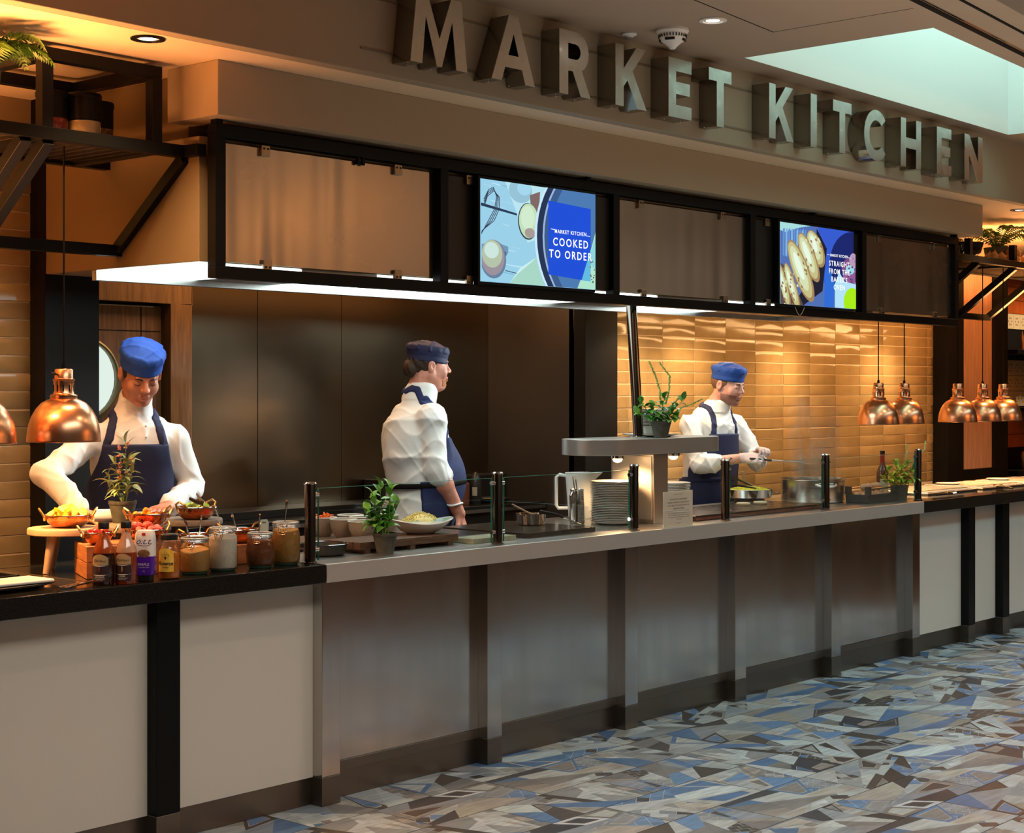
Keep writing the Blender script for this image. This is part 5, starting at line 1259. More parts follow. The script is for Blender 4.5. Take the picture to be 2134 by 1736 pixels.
# egg crate
t = thing('egg_crate','dark grey wooden crate with eggs right of the stock pot','crate',(8.60,4.79,CT))
egg_up = .012
gm = mat('dark_grey_wood',(.045,.045,.042),.6,noise=.3,nscale=20)
for y in (0,.142): G().box(0,.345,y,y+.010,.004,.052).obj('side', gm, t, smooth=False, bevel=.002)
for x in (0,.335): G().box(x,x+.010,.010,.142,.004,.052).obj('end', gm, t, smooth=False, bevel=.002)
G().box(.004,.341,.004,.148,0,.006).obj('base', gm, t, smooth=False)
for x in (.0,.31):
    for y in (-.004,.126): G().box(x,x+.032,y,y+.030,.053,.098).obj('corner_post', gm, t, smooth=False, bevel=.002)
for y in (.010,.142): G().tube([(.03,y,.085),(.312,y,.085)],.006,10).obj('rod', M['steelp'], t)
eg = mat('brown_egg',(.72,.36,.20),.45,noise=.2,nscale=50,bump=.1,bscale=400)
rn = random.Random(4)
for i,(x,y,z) in enumerate([(.05,.045,.040),(.11,.05,.042),(.17,.04,.040),(.23,.05,.041),(.29,.045,.040),(.05,.105,.040),(.11,.11,.040),(.17,.10,.042),(.23,.11,.040),(.29,.105,.040),(.20,.07,.078),(.14,.080,.076),(.075,.070,.077),(.255,.085,.078)]):
    o = G().lathe([(.0,-.026),(.012,-.0225),(.019,-.012),(.0215,-.001),(.019,.013),(.012,.024),(0,.030)],18).obj('egg', eg, None, loc=(8.60+x,4.79+y,CT+z+.004+(egg_up if z > .05 else 0)), rot=(1.4,rn.uniform(-.5,.5),rn.uniform(0,6)))
    tag(o, 'brown egg on top of the pile in the grey crate' if z > .05 else 'brown egg lying in the dark grey crate', 'egg', 'eggs heaped on top' if z > .05 else 'eggs in the grey crate')
# dark sauce bottle at back
t = thing('sauce_bottle','brown glass bottle with a red neck wrap behind the egg crate','bottle',(9.16,5.005,CT))
G().lathe([(0,0),(.034,0),(.037,.004),(.037,.150),(.030,.178),(.016,.205),(.0135,.225),(.0135,.262)],32).obj('glass', mat('brown_bottle_glass',(.10,.028,.010),.08,coat=.6), t)
G().lathe([(.0145,.212),(.0142,.270),(.0,.270)],24).obj('neck_wrap', mat('red_foil',(.35,.015,.015),.35), t)
G().lathe([(0,.271),(.0155,.271),(.0155,.292),(0,.293)],20).obj('cap', M['blackpl'], t)
patch(G(),.06,.075,.037,FACE+.3,.045,0,eps=.0008).obj('label', mat('cream_label',(.62,.56,.40),.5,noise=.3,nscale=50), t)
# steam over the stock pot
v = bpy.data.materials.new('steam'); v.use_nodes = True; nt = v.node_tree; nt.nodes.clear()
pv = nt.nodes.new('ShaderNodeVolumePrincipled'); pv.inputs['Color'].default_value = (1,1,1,1); pv.inputs['Anisotropy'].default_value = .35
no = nt.nodes.new('ShaderNodeTexNoise'); no.inputs['Scale'].default_value = 5.5; no.inputs['Detail'].default_value = 5; no.inputs['Distortion'].default_value = 1.2
tc = nt.nodes.new('ShaderNodeTexCoord'); mp = nt.nodes.new('ShaderNodeMapping'); mp.inputs['Scale'].default_value = (1,1,.55)
nt.links.new(tc.outputs['Object'], mp.inputs[0]); nt.links.new(mp.outputs[0], no.inputs['Vector'])
mr = nt.nodes.new('ShaderNodeMapRange'); mr.inputs['From Min'].default_value = .46; mr.inputs['From Max'].default_value = .76; mr.inputs['To Max'].default_value = 42.0
nt.links.new(no.outputs['Fac'], mr.inputs['Value'])
sp = nt.nodes.new('ShaderNodeSeparateXYZ'); nt.links.new(tc.outputs['Object'], sp.inputs[0])
fz = nt.nodes.new('ShaderNodeMapRange'); fz.inputs['From Min'].default_value = .05; fz.inputs['From Max'].default_value = .55; fz.inputs['To Min'].default_value = 1; fz.inputs['To Max'].default_value = 0
nt.links.new(sp.outputs['Z'], fz.inputs['Value'])
ln = nt.nodes.new('ShaderNodeVectorMath'); ln.operation = 'LENGTH'; m2 = nt.nodes.new('ShaderNodeMapping'); m2.inputs['Scale'].default_value = (1,1,0)
nt.links.new(tc.outputs['Object'], m2.inputs[0]); nt.links.new(m2.outputs[0], ln.inputs[0])
rf = nt.nodes.new('ShaderNodeMapRange'); rf.inputs['From Min'].default_value = .03; rf.inputs['From Max'].default_value = .17; rf.inputs['To Min'].default_value = 1; rf.inputs['To Max'].default_value = 0
nt.links.new(ln.outputs['Value'], rf.inputs['Value']); m0 = nt.nodes.new('ShaderNodeMath'); m0.operation = 'MULTIPLY'; nt.links.new(mr.outputs[0], m0.inputs[0]); nt.links.new(rf.outputs[0], m0.inputs[1])
mu = nt.nodes.new('ShaderNodeMath'); mu.operation = 'MULTIPLY'; nt.links.new(m0.outputs[0], mu.inputs[0]); nt.links.new(fz.outputs[0], mu.inputs[1])
nt.links.new(mu.outputs[0], pv.inputs['Density']); ou = nt.nodes.new('ShaderNodeOutputMaterial'); nt.links.new(pv.outputs[0], ou.inputs['Volume'])
g = G().lathe([(0,0),(.16,.01),(.20,.12),(.19,.28),(.16,.42),(.12,.52),(0,.56)],20)
stuff(tag(g.obj('steam', v, None, loc=(8.62,5.16,CT+.15)),'pale steam rising from the big stock pot','steam'))

# ---- right stone counter: serving trays and tongs
for k, (x, w) in enumerate(((9.56,.70),(10.34,.70),(11.12,.70),(11.95,.7))):
    t = thing('serving_tray', ['bright rectangular serving tray nearest the last guard post','bright serving tray in the middle of the right counter','bright serving tray farther along the right counter','last bright serving tray at the far right edge'][k],'tray',(x,4.90,CT+.001))
    G().box(0,w,0,.46,0,.012).obj('frame', M['steelt'], t, smooth=False, bevel=.003)
    g = G().box(.02,w-.02,.02,.44,.0125,.018); g.obj('china_tray', M['ceram'], t, smooth=False, bevel=.003)
    G().lathe([(0,.019),(.06,.019),(.085,.030),(.088,.030),(.062,.0185)],28,c=(.14,.32,0)).obj('well', M['ceram'], t)
    G().box(.03,w-.03,.06,.075,.018,.0215).obj('rail', M['steelp'], t, smooth=False)
def tongs(x, y, a, label):
    t = thing('serving_tongs', label, 'tongs', (x,y,CT+.0015), a)
    for s in (-1,1):
        G().tube([(-.12,0,.012),(-.04,s*.012,.014),(.07,s*.020,.012)],[.005,.006,.006],8,flat=.5).obj('arm', M['iron'], t)
        g = G()
        g.tube([(.07,s*.020,.012),(.10,s*.024,.016),(.125,s*.016,.012)],[.007,.010,.006],8,flat=1.5)
        g.obj('claw', M['steelp'], t)
tongs(9.56,4.79,.05,'dark-handled serving tongs lying on the stone right of the last post')
tongs(10.52,4.83,.9,'claw-ended tongs beside the middle serving tray')
tongs(11.22,4.86,.9,'claw-ended tongs near the right edge of the photo')

# ---- back kitchen run
t = thing('kitchen_range','dark back counter along the steel kitchen wall','counter',(4.35,6.40,0))
G().box(0,3.2,.0,.455,.0,.90).obj('body', mat('dark_range',(.03,.025,.022),.35,.7), t, smooth=False, bevel=.003)
G().box(0,3.2,-.02,.455,.901,.945).obj('top', mat('range_top',(.02,.018,.016),.18,.3), t, smooth=False, bevel=.003)
G().box(0,3.2,-.022,-.0205,.905,.925).obj('edge_trim', M['steelt'], t, smooth=False)
G().box(0.2,2.6,.20,.455,.9452,.985).obj('upstand', M['iron'], t, smooth=False, bevel=.002)
G().box(2.15,3.2,.30,.455,.9453,1.10).obj('grill_box', mat('charred_box',(.015,.013,.012),.3), t, smooth=False, bevel=.004)
t = thing('pump_bottle','cream pump dispenser on the back counter right of the middle chef','bottle',(6.98,6.52,.946))
G().lathe([(0,0),(.032,0),(.034,.01),(.034,.12),(.012,.14),(.012,.155),(0,.155)],20).obj('bottle', mat('red_brown_plastic',(.16,.05,.03),.4), t)
G().tube([(0,0,.155),(0,0,.195),(-.03,.02,.195)],.005,8).cyl(.016,.155,.168,14).obj('pump', mat('cream_plastic',(.45,.36,.22),.4), t)
t = thing('pump_bottle','black squeeze bottle with white print beside the pump dispenser','bottle',(7.06,6.50,.946))
G().lathe([(0,0),(.034,0),(.036,.01),(.036,.13),(.024,.16),(.01,.185),(0,.19)],20).obj('bottle', M['blackpl'], t)
patch(G(),.03,.05,.036,FACE,.05,0).obj('label', M['bisque'], t)
t = thing('back_pan','small pan on the back counter seen through the glass','pan',(7.22,6.50,.946))
G().lathe([(0,0),(.08,0),(.10,.03),(.102,.03),(.08,.004),(0,.004)],28).obj('pan', M['iron'], t); G().lathe([(0,.02),(.09,.022)][::-1],24).obj('contents', mat('pan_yellow',(.5,.36,.05),.4), t)

# ---- jars and ferns on the racks
def spice(x, y, r, h, lidh, m, label):
    t = thing('spice_jar', label, 'jar', (x,y,2.5465), 0, 'black-lidded storage jars in the left rack')
    G().lathe([(0,0),(r*.93,0),(r,.006),(r,h-lidh),(r*.97,h-lidh+.002)],32).obj('glass', M['jar'], t)
    G().lathe([(0,.004),(r*.90,.004),(r*.95,.01),(r*.95,h-lidh-.004),(0,h-lidh-.004)],28).obj('contents', m, t)
    G().lathe([(0,h-lidh),(r*1.01,h-lidh),(r*1.01,h-.022),(r*1.06,h-.020),(r*1.06,h-.006),(r*1.0,h),(0,h)],36).obj('lid', M['black'], t)
spice(3.485,5.37,.058,.180,.098,mat('red_lentils',(.42,.04,.02),.5,noise=.6,nscale=220,bump=.8,bscale=250),'black-lidded jar of red lentils, leftmost in the rack')
spice(3.600,5.33,.062,.182,.102,mat('white_grain',(.62,.50,.32),.6,noise=.2,nscale=300),'black-lidded jar of pale rice, middle jar of the rack')
spice(3.712,5.40,.056,.172,.100,mat('brown_pasta',(.34,.16,.05),.5,noise=.6,nscale=60,bump=1,bscale=50,bdist=.006),'black-lidded jar of brown pasta, right jar of the rack')
def fern(x, y, z, label, fr_, m, rb=.07, seed=1, bowlm=None):
    t = thing('potted_fern', label, 'fern', (x,y,z)); rn = random.Random(seed)
    G().lathe([(0,0),(rb*.6,0),(rb,.05),(rb*1.1,.10),(rb*.95,.10),(rb*.8,.04),(0,.03)],28).obj('pot', bowlm or M['pot'], t)
    for (a, L, up) in fr_:
        g = G(); P = []
        for k in range(9):
            s = k/8; P.append(Vector((L*s*math.cos(a), L*s*math.sin(a), .09+up*math.sin(s*2.0)*.9-up*.55*s*s)))
        g.tube(P,[.0025*(1-k/10) for k in range(9)],5)
        for k in range(1,26):
            s = k/26*8; i = min(7,int(s)); p = P[i].lerp(P[i+1], s-i); tdir = (P[i+1]-P[i]).normalized(); side = Vector((-math.sin(a),math.cos(a),0))
            l = .075*math.sin(PI*min(.97,(k/26)**.8))+.006
            for q in (-1,1):
                d = (side*q+tdir*.5).normalized(); w = tdir*.006
                e = p+d*l-Vector((0,0,l*.35)); mid = p+d*l*.5+Vector((0,0,l*.04))
                g.add([p-w*.4,mid-w,e,mid+w,p+w*.4],[(0,1,2,3,4)])
        g.obj('frond', m, t, smooth=False)
    return t
fm = leafmat('fern_green',(.10,.20,.015),(.05,.12,.01))
fern(3.02,5.06,2.60,'green fern hanging over the left rack at the top left corner',[(a,rn.uniform(.16,.26),rn.uniform(.12,.2)) for a in (-2.6,-1.9,-1.2,-.7,-.25,.4,1.2,2.2,3.0)],fm,.05,3)
fern(11.42,5.30,2.56,'spreading green fern on the right rack above the pinkish panel',[(a,rn.uniform(.25,.42),rn.uniform(.16,.3)) for a in (-2.9,-2.3,-1.8,-1.3,-.8,-.3,.3,.9,1.5,2.2,2.8)],fm,.09,5)
t = thing('wire_basket','dark glossy bowl on the right rack, left of the fern','bowl',(10.98,5.34,2.5475))
G().lathe([(0,0),(.05,0),(.11,.05),(.13,.12),(.126,.12),(.105,.052),(.045,.006),(0,.006)],32).obj('bowl', mat('black_glaze',(.012,.012,.012),.08,coat=.6), t)
on = mat('onion_skin',(.50,.28,.12),.45,noise=.3,nscale=20,stretch=(8,8,1))
rn = random.Random(17)
for i in range(16):
    x = 11.15+.06*i*1.05-(.5 if i > 11 else 0); y = 5.20+(.07 if i % 2 else 0); z = 2.5475+.030+(.045 if i > 11 else 0)
    o = G().lathe([(0,-.030),(.02,-.026),(.032,-.006),(.030,.010),(.014,.028),(.004,.036),(.003,.046),(0,.046)],16).obj('onion', on, None, loc=(x,y,z), rot=(rn.uniform(-.3,.3),rn.uniform(-.3,.3),rn.uniform(0,6)))
    tag(o,'brown onion lying on the right hanging rack below the fern','onion','onions on the right rack')

# ---- far bar at the right edge
fw = struct(G().box(13.6,17.9,6.9,7.0,0,2.85).obj('wall_far', M['blackw'], smooth=False))
ot = mat('orange_glazed_tile',(.55,.11,.02),.18,noise=.3,nscale=3); pt_ = mat('patterned_cream_tile',(.66,.52,.30),.4)
def ptile(x0,x1,z0,z1,m,nm='tile'): return G().box(x0+.002,x1-.002,6.888,6.9,z0+.002,z1-.002).obj(nm, m, fw, smooth=False, bevel=.002)
for i in range(6):
    for z0, z1 in ((2.36,2.49),(2.49,2.62),(2.62,2.75),(1.06,1.19),(1.19,1.32),(1.32,1.45)): ptile(14.75+i*.3,15.05+i*.3,z0,z1,ot)
flm = mat('tile_flower_print',(.30,.14,.06),.5)
for i in range(12):
    for z0 in (2.21,1.46,1.61,1.76,1.99):
        if z0 == 1.99: continue
        p = ptile(14.75+i*.15,14.90+i*.15,z0,z0+.15,pt_)
        g = G()
        for k in range(6):
            a = k*PI/3; g.add([(14.825+i*.15+.035*math.cos(a)+u,6.8872,z0+.075+.035*math.sin(a)+w) for u,w in ((-.012,0),(0,-.012),(.012,0),(0,.012))],[(0,1,2,3)])
        g.obj('print', flm, p, smooth=False)
for z, lb_ in ((2.0,'upper dark shelf with small bottles on the far bar wall'),(.86,'lower dark shelf with jars on the far bar wall')):
    t = thing('wall_shelf', lb_, 'shelf', (14.7,6.62,z)); G().box(0,1.9,0,.266,-.04,0).obj('shelf', M['black'], t, smooth=False, bevel=.003)
bc = [mat('spirit_%d'%k, c, .15, coat=.5) for k, c in enumerate(((.30,.10,.03),(.12,.04,.02),(.55,.30,.12),(.60,.52,.42)))]
for i in range(14):
    x = 15.02+i*.045
    o = G().lathe([(0,0),(.015,0),(.016,.01),(.016,.13),(.006,.16),(.006,.185),(0,.185)],12).obj('bottle', bc[i%4], None, loc=(x,6.72,2.0)); tag(o,'slim bottle on the upper shelf of the far bar','bottle','slim bottles on the far bar shelf')
t = thing('pepper_mill','tall red mill with a dark top at the right edge','mill',(15.22,6.70,1.45)); G().lathe([(0,0),(.05,0),(.045,.08),(.03,.16),(.045,.24),(.03,.28),(0,.28)],20).obj('body', mat('red_lacquer',(.40,.02,.01),.2,coat=.5), t); G().lathe([(0,.281),(.035,.281),(.05,.33),(.02,.38),(0,.39)],16).obj('top', M['blackpl'], t)
t2_ = thing('wall_shelf','narrow dark bracket shelf under the red mill','shelf',(15.05,6.60,1.4495)); G().box(0,.6,0,.286,-.03,0).obj('shelf', M['black'], t2_, smooth=False)
for k, (x, m) in enumerate(((15.12,'brass'),(15.24,'blackpl'),(15.36,'brass'),(15.48,'jar'))):
    t = thing('glass_jar', ['glass jar with amber contents on the lower far shelf','black canister on the lower far shelf','second amber jar on the lower far shelf','clear jar at the right end of the lower far shelf'][k],'jar',(x,6.74,.86))
    G().lathe([(0,0),(.045,0),(.05,.01),(.05,.13),(.04,.15),(.04,.17),(0,.17)],20).obj('body', M[m], t); G().cyl(.042,.171,.19,18).obj('lid', M['blackpl'], t)
G().box(14.7,17.5,6.60,6.9,.0,.80).obj('bar_front', M['cream'], fw, smooth=False)
# ================================================================ people (sculpted as distance fields, meshed by surface nets)
class SDF:
    def __init__(s, lo, hi, h, far=.06):
        s.lo = np.array(lo, float); s.h = h; s.far = far
        s.n = np.ceil((np.array(hi)-s.lo)/h).astype(int)+1
        s.ax = [s.lo[i]+np.arange(s.n[i])*h for i in range(3)]
        s.A = np.full(s.n, far, np.float32)
    def copy(s):
        c = SDF.__new__(SDF); c.lo, c.h, c.far, c.n, c.ax = s.lo, s.h, s.far, s.n, s.ax; c.A = s.A.copy(); return c
    def reg(s, lo, hi):
        a = np.clip(((np.array(lo)-s.lo)/s.h).astype(int)-1, 0, s.n); b = np.clip(((np.array(hi)-s.lo)/s.h).astype(int)+2, 0, s.n)
        return tuple(slice(int(a[i]), int(b[i])) for i in range(3))
    def pts(s, sl):
        return (s.ax[0][sl[0]][:,None,None].astype(np.float32), s.ax[1][sl[1]][None,:,None].astype(np.float32), s.ax[2][sl[2]][None,None,:].astype(np.float32))
    def put(s, lo, hi, fn, op='u', k=.01):
        pad = k+s.far*.6; sl = s.reg(np.array(lo)-pad, np.array(hi)+pad)
        if any(q.start >= q.stop for q in sl): return s
        x, y, z = s.pts(sl); d = fn(x, y, z); a = s.A[sl]
        if op == 'u': r = np.minimum(a, d)-np.maximum(k-np.abs(a-d), 0)**2/(4*k)
        elif op == 's': d = -d; r = np.maximum(a, d)+np.maximum(k-np.abs(a-d), 0)**2/(4*k)
        s.A[sl] = r; return s
    def cap(s, a, b, ra, rb=None, op='u', k=.02):
        a = np.array(a, float); b = np.array(b, float); rb = ra if rb is None else rb; ba = b-a; L = max(ba@ba, 1e-9); m = max(ra, rb)
        def fn(x, y, z):
            t = np.clip(((x-a[0])*ba[0]+(y-a[1])*ba[1]+(z-a[2])*ba[2])/L, 0, 1)
            return np.sqrt((x-a[0]-ba[0]*t)**2+(y-a[1]-ba[1]*t)**2+(z-a[2]-ba[2]*t)**2)-(ra+(rb-ra)*t)
        return s.put(np.minimum(a,b)-m, np.maximum(a,b)+m, fn, op, k)
    def ell(s, c, r, op='u', k=.02, Rm=None):
        c = np.array(c, float); r = np.array(r, float); m = r.max()
        def fn(x, y, z):
            x, y, z = x-c[0], y-c[1], z-c[2]
            if Rm is not None:
                x, y, z = (Rm[0][i]*x+Rm[1][i]*y+Rm[2][i]*z for i in range(3))   # inverse rotation
            q = np.sqrt((x/r[0])**2+(y/r[1])**2+(z/r[2])**2); g = np.sqrt((x/r[0]**2)**2+(y/r[1]**2)**2+(z/r[2]**2)**2)+1e-6
            return q*(q-1)/g
        return s.put(c-m, c+m, fn, op, k)
    def full(s, fn):
        x, y, z = s.pts((slice(None),)*3); return fn(x, y, z)
    def wrinkle(s, amp, f=22, seed=0, reg=None):
        sl = s.reg(*reg) if reg else (slice(None),)*3
        x, y, z = s.pts(sl); rn = random.Random(seed); w = 0
        for i in range(4):
            d = [rn.uniform(-1,1) for _ in range(3)]; n = math.sqrt(sum(q*q for q in d)); ff = f*(1+.5*i)
            e = [rn.uniform(-1,1) for _ in range(3)]
            u = (d[0]*x+d[1]*y+d[2]*z)/n*ff; v = (e[0]*x+e[1]*y+e[2]*z)*ff*.45
            w = w+(1-np.abs(np.sin(u+1.6*np.sin(v+i))))**2.2/(1+.6*i)
        s.A[sl] = s.A[sl]-(w-.8)*amp; return s
    def mesh(s, name):
        A = s.A; S_ = A < 0
        c = [S_[i:A.shape[0]-1+i, j:A.shape[1]-1+j, k:A.shape[2]-1+k] for i in (0,1) for j in (0,1) for k in (0,1)]
        al = c[0].copy(); an = c[0].copy()
        for q in c[1:]: al &= q; an |= q
        act = np.argwhere(an & ~al); idx = np.full(tuple(q-1 for q in A.shape), -1, np.int64)
        idx[act[:,0],act[:,1],act[:,2]] = np.arange(len(act))
        cor = [(i,j,k) for i in (0,1) for j in (0,1) for k in (0,1)]
        val = np.stack([A[act[:,0]+i,act[:,1]+j,act[:,2]+k] for i,j,k in cor], 1)
        P = np.zeros((len(act),3)); N = np.zeros(len(act))
        for a in range(8):
            for b in range(a+1,8):
                df = [abs(cor[a][q]-cor[b][q]) for q in range(3)]
                if sum(df) != 1: continue
                va, vb = val[:,a], val[:,b]; m = (va < 0) != (vb < 0); t = np.where(m, va/np.where(m, va-vb, 1), 0)
                p = np.array(cor[a])+np.outer(t, np.array(cor[b])-np.array(cor[a])); P += p*m[:,None]; N += m
        V = s.lo+(act+P/N[:,None])*s.h
        F = []
        for ax in range(3):
            o1, o2 = [(1,2),(2,0),(0,1)][ax]
            sh = [slice(0,-1) if q == ax else slice(1,-1) for q in range(3)]
            sh2 = [slice(1,None) if q == ax else slice(1,-1) for q in range(3)]
            a, b = S_[tuple(sh)], S_[tuple(sh2)]; e = np.argwhere(a != b)
            if not len(e): continue
            off = np.array([0 if q == ax else 1 for q in range(3)]); e0 = e+off
            d1 = np.zeros(3,int); d1[o1] = 1; d2 = np.zeros(3,int); d2[o2] = 1
            g = lambda q: idx[q[:,0],q[:,1],q[:,2]]
            Q = np.stack([g(e0-d1-d2), g(e0-d2), g(e0), g(e0-d1)], 1)
            fl = ~a[e[:,0],e[:,1],e[:,2]]; Q[fl] = Q[fl][:,::-1]; F.append(Q)
        F = np.concatenate(F); F = F[(F >= 0).all(1)]
        me = bpy.data.meshes.new(name); me.vertices.add(len(V)); me.vertices.foreach_set('co', V.astype(np.float32).ravel())
        me.loops.add(len(F)*4); me.loops.foreach_set('vertex_index', F.astype(np.int32).ravel())
        me.polygons.add(len(F)); me.polygons.foreach_set('loop_start', np.arange(0,len(F)*4,4,dtype=np.int32))
        me.update(calc_edges=True); me.shade_smooth(); return me
    def obj(s, name, m, parent):
        me = s.mesh(name); me.materials.append(m); return link(name, me, parent)
def smax(a, b, k=.006): return np.maximum(a, b)+np.maximum(k-np.abs(a-b), 0)**2/(4*k)

def mxx(L):
    r = L[0]
    for q in L[1:]: r = np.maximum(r, q)
    return r
def rotm(yaw, pitch, roll=0):
    """head frame: -y forward; pitch>0 looks down"""
    m = Matrix.Rotation(yaw,3,'Z') @ Matrix.Rotation(pitch,3,'X') @ Matrix.Rotation(roll,3,'Y')
    return np.array(m)
def hand(s, w, d, nrm, side, curl, sc=1.0, spread=.16, grip=0):
    """w wrist, d direction of fingers, nrm palm normal (fingers curl towards it), side: +1 thumb on +cross side"""
    w = np.array(w, float); d = np.array(d, float); d /= np.linalg.norm(d); n = np.array(nrm, float); n -= d*(n@d); n /= np.linalg.norm(n)
    b = np.cross(d, n)*side
    L = .088*sc
    for i, o in enumerate((-.030,-.010,.010,.029)):
        kn = w+d*(L-.004*abs(i-1.3))*1+b*o*sc*1.0
        s.cap(w+b*o*.55*sc+d*.008, kn, .0145*sc, .0115*sc, k=.012)
    for i, (o, ln) in enumerate(((.030,.074),(.010,.080),(-.010,.075),(-.029,.058))):
        p = w+d*(L-.004)+b*o*sc; cu = curl*(1+.08*i); dd = d+b*o*spread*10*.35; dd /= np.linalg.norm(dd); ang = 0
        for j, fr_ in enumerate((.45,.31,.24)):
            ang += cu*(.7 if j == 0 else 1.0)
            v = dd*math.cos(ang)+n*math.sin(ang)
            q = p+v*ln*fr_*sc; s.cap(p, q, (.0088-.0011*j)*sc, (.0080-.0012*j)*sc, k=.0035); p = q
    p = w+d*.018*sc+b*.022*sc+n*.004
    for j, (ln, aa, nn) in enumerate(((.042,.95,.35),(.032,.55,.6),(.024,.25,.8))):
        v = d*(1-.25*j)+b*aa+n*nn*(.5+grip); v /= np.linalg.norm(v); q = p+v*ln*sc
        s.cap(p, q, (.0145-.003*j)*sc, (.0115-.002*j)*sc, k=.006 if j else .012); p = q
skin_n = 0
def person(label, base, th, J, opt):
    """J joints given in world coordinates"""
    t = thing('person', label, 'person', (base[0],base[1],0), th)
    Mi = (T(base[0],base[1],0)@R(th,'Z')).inverted()
    j = {k: np.array(Mi@Vector(v)) for k, v in J.items()}
    hy = opt.get('yaw',0); Rh = rotm(hy, opt.get('pitch',0), opt.get('roll',0)); hc = j['head']; hs = opt.get('hs',1.0)
    H = lambda p: hc+Rh@(np.array(p, float)*hs)
    fat = opt.get('fat',1.0)
    lo = np.min([v for v in j.values()], 0)-.22; hi = np.max([v for v in j.values()], 0)+.22
    lo[2] = .80; hi[2] = hc[2]+.20; lo[0] = min(lo[0],-.32); hi[0] = max(hi[0],.32); hi[1] = max(hi[1],.30)
    skin = opt['skin']
    # ---- body: head, neck, arms and hands in one surface
    B = SDF(lo, hi, .0042)
    def he(c, r, k=.02, op='u'): B.ell(H(c), np.array(r)*hs, op, k, Rm=Rh)
    def hcp(a, b, ra, rb, k=.02, op='u'): B.cap(H(a), H(b), ra*hs, rb*hs, op, k)
    w = opt.get('jowl', 1.0)
    he((0,.014,.035),(.076,.094,.088)); he((0,-.020,-.025),(.061*w,.072,.086))
    for s in (-1,1):
        hcp((s*.050*w,.005,-.045),(s*.020,-.060,-.092),.019*w,.014,.02)
        he((s*.037*w,-.056,-.030),(.025*w,.022,.028),.02)
    he((0,-.070,-.093),(.021,.018,.017),.018)
    hcp((-.030,-.079,.024),(.030,-.079,.024),.0105,.0105,.014)
    for s in (-1,1): he((s*.032,-.100,.006),(.019,.018,.014),.010,'s')
    for s in (-1,1): he((s*.0315,-.0755,.004),(.0145,.0135,.0125),.004)
    hcp((0,-.086,.014),(0,-.107,-.020),.0072,.0108,.010)
    for s in (-1,1): he((s*.0115,-.0965,-.025),(.0085,.010,.0075),.006)
    hcp((-.016,-.0895,-.055),(.016,-.0895,-.055),.0058,.0058,.008); hcp((-.013,-.0880,-.0665),(.013,-.0880,-.0665),.0066,.0066,.008)
    hcp((-.020,-.0985,-.0607),(.020,-.0985,-.0607),.0030,.0030,.004,'s')
    for s in (-1,1):
        he((s*.079,.012,-.002),(.011,.019,.031),.007); he((s*.0885,.006,.002),(.006,.010,.017),.005,'s')
    nb = j['neck']; nr = .056*opt.get('neckw',1.0)
    B.cap(H((0,.022,-.060)), nb, nr, nr*1.1, k=.03)
    if opt.get('jowl',1) > 1.05: B.ell(H((0,-.030,-.098)), (.050,.045,.030), k=.03, Rm=Rh)
    core = [(nb[0],nb[1],nb[2]-.12),(0,.0,1.15),(0,0,.98)]
    B.cap(nb-np.array([0,0,.13]), (nb[0]*.7,nb[1]*.7,1.25), .07, .10, k=.03); B.cap(nb, nb-np.array([0,0,.13]), nr*1.05, nr, k=.02); B.cap((nb[0]*.7,nb[1]*.7,1.25),(0,0,.93),.11,.12,k=.04)
    for s, a in (('L','L'),('R','R')):
        sh, el, wr = j['sh'+s], j['el'+s], j['wr'+s]
        af = opt.get('arm',1.0)
        B.cap(nb-np.array([0,0,.12]), sh-np.array([0,0,.02]), .040, .040, k=.02); B.cap(sh-np.array([0,0,.02]), el, .040*af, .038*af, k=.02)
        mid = el*.68+wr*.32
        B.cap(el, mid, .040*af, .041*af, k=.02); B.cap(mid, wr, .039*af, .027*af, k=.02)
        hd = opt['hand'+s]
        dw = np.array(Mi.to_3x3()@Vector(hd[0])); nw = np.array(Mi.to_3x3()@Vector(hd[1]))
        hand(B, wr, dw, nw, hd[2], hd[3], 1.02, grip=hd[4] if len(hd) > 4 else 0)
    body = B.obj('body', skin, t)
    if opt.get('stubble'):
        Sx = B.copy()
        X, Y, Z = Sx.pts((slice(None),)*3); X, Y, Z = X-hc[0], Y-hc[1], Z-hc[2]
        lx, ly, lz = (Rh[0][i]*X+Rh[1][i]*Y+Rh[2][i]*Z for i in range(3))
        lo_, hi_, fr_ = opt['stubble'][1]
        rgn = mxx([lz-hi_, lo_-lz, ly-fr_, np.abs(lx)-.09, .052-np.sqrt((lz*1.1+.005)**2+(ly+.10)**2+lx**2)*1.0])
        Sx.A = smax(Sx.A-.0016, rgn.astype(np.float32), .003); 
        o = Sx.obj('beard', opt['stubble'][0], t)
    # ---- brows, eyes, lips
    g = G()
    for s in (-1,1): g.tube([tuple(H((s*.014,-.0905,.0205))),tuple(H((s*.028,-.0915,.0265))),tuple(H((s*.046,-.0795,.0215)))],[.0030,.0034,.0016],6)
    g.obj('eyebrows', opt['hair'], t)
    g = G()
    for s in (-1,1): g.tube([tuple(H((s*.019,-.0865,.0000 if opt['down'] else .0045))),tuple(H((s*.0315,-.0905,-.0035 if opt['down'] else .0050))),tuple(H((s*.044,-.0835,-.0005 if opt['down'] else .0035)))],[.0008,.0014,.0008],6)
    g.obj('lashes', M['iron'], t)
    if not opt['down']:
        for s in (-1,1):
            G().ell((0,0,0),(.0085,.0030,.0032),12,7).obj('eye', M['bisque'], t, loc=tuple(H((s*.0315,-.0862,.0015))), rot=Matrix(Rh.tolist()).to_euler())
            G().ell((0,0,0),(.0034,.0026,.0034),10,6).obj('iris', M['iron'], t, loc=tuple(H((s*.0315+.002,-.0876,.0016))))
    lipm = mat('lips', (.50,.17,.13), .4)
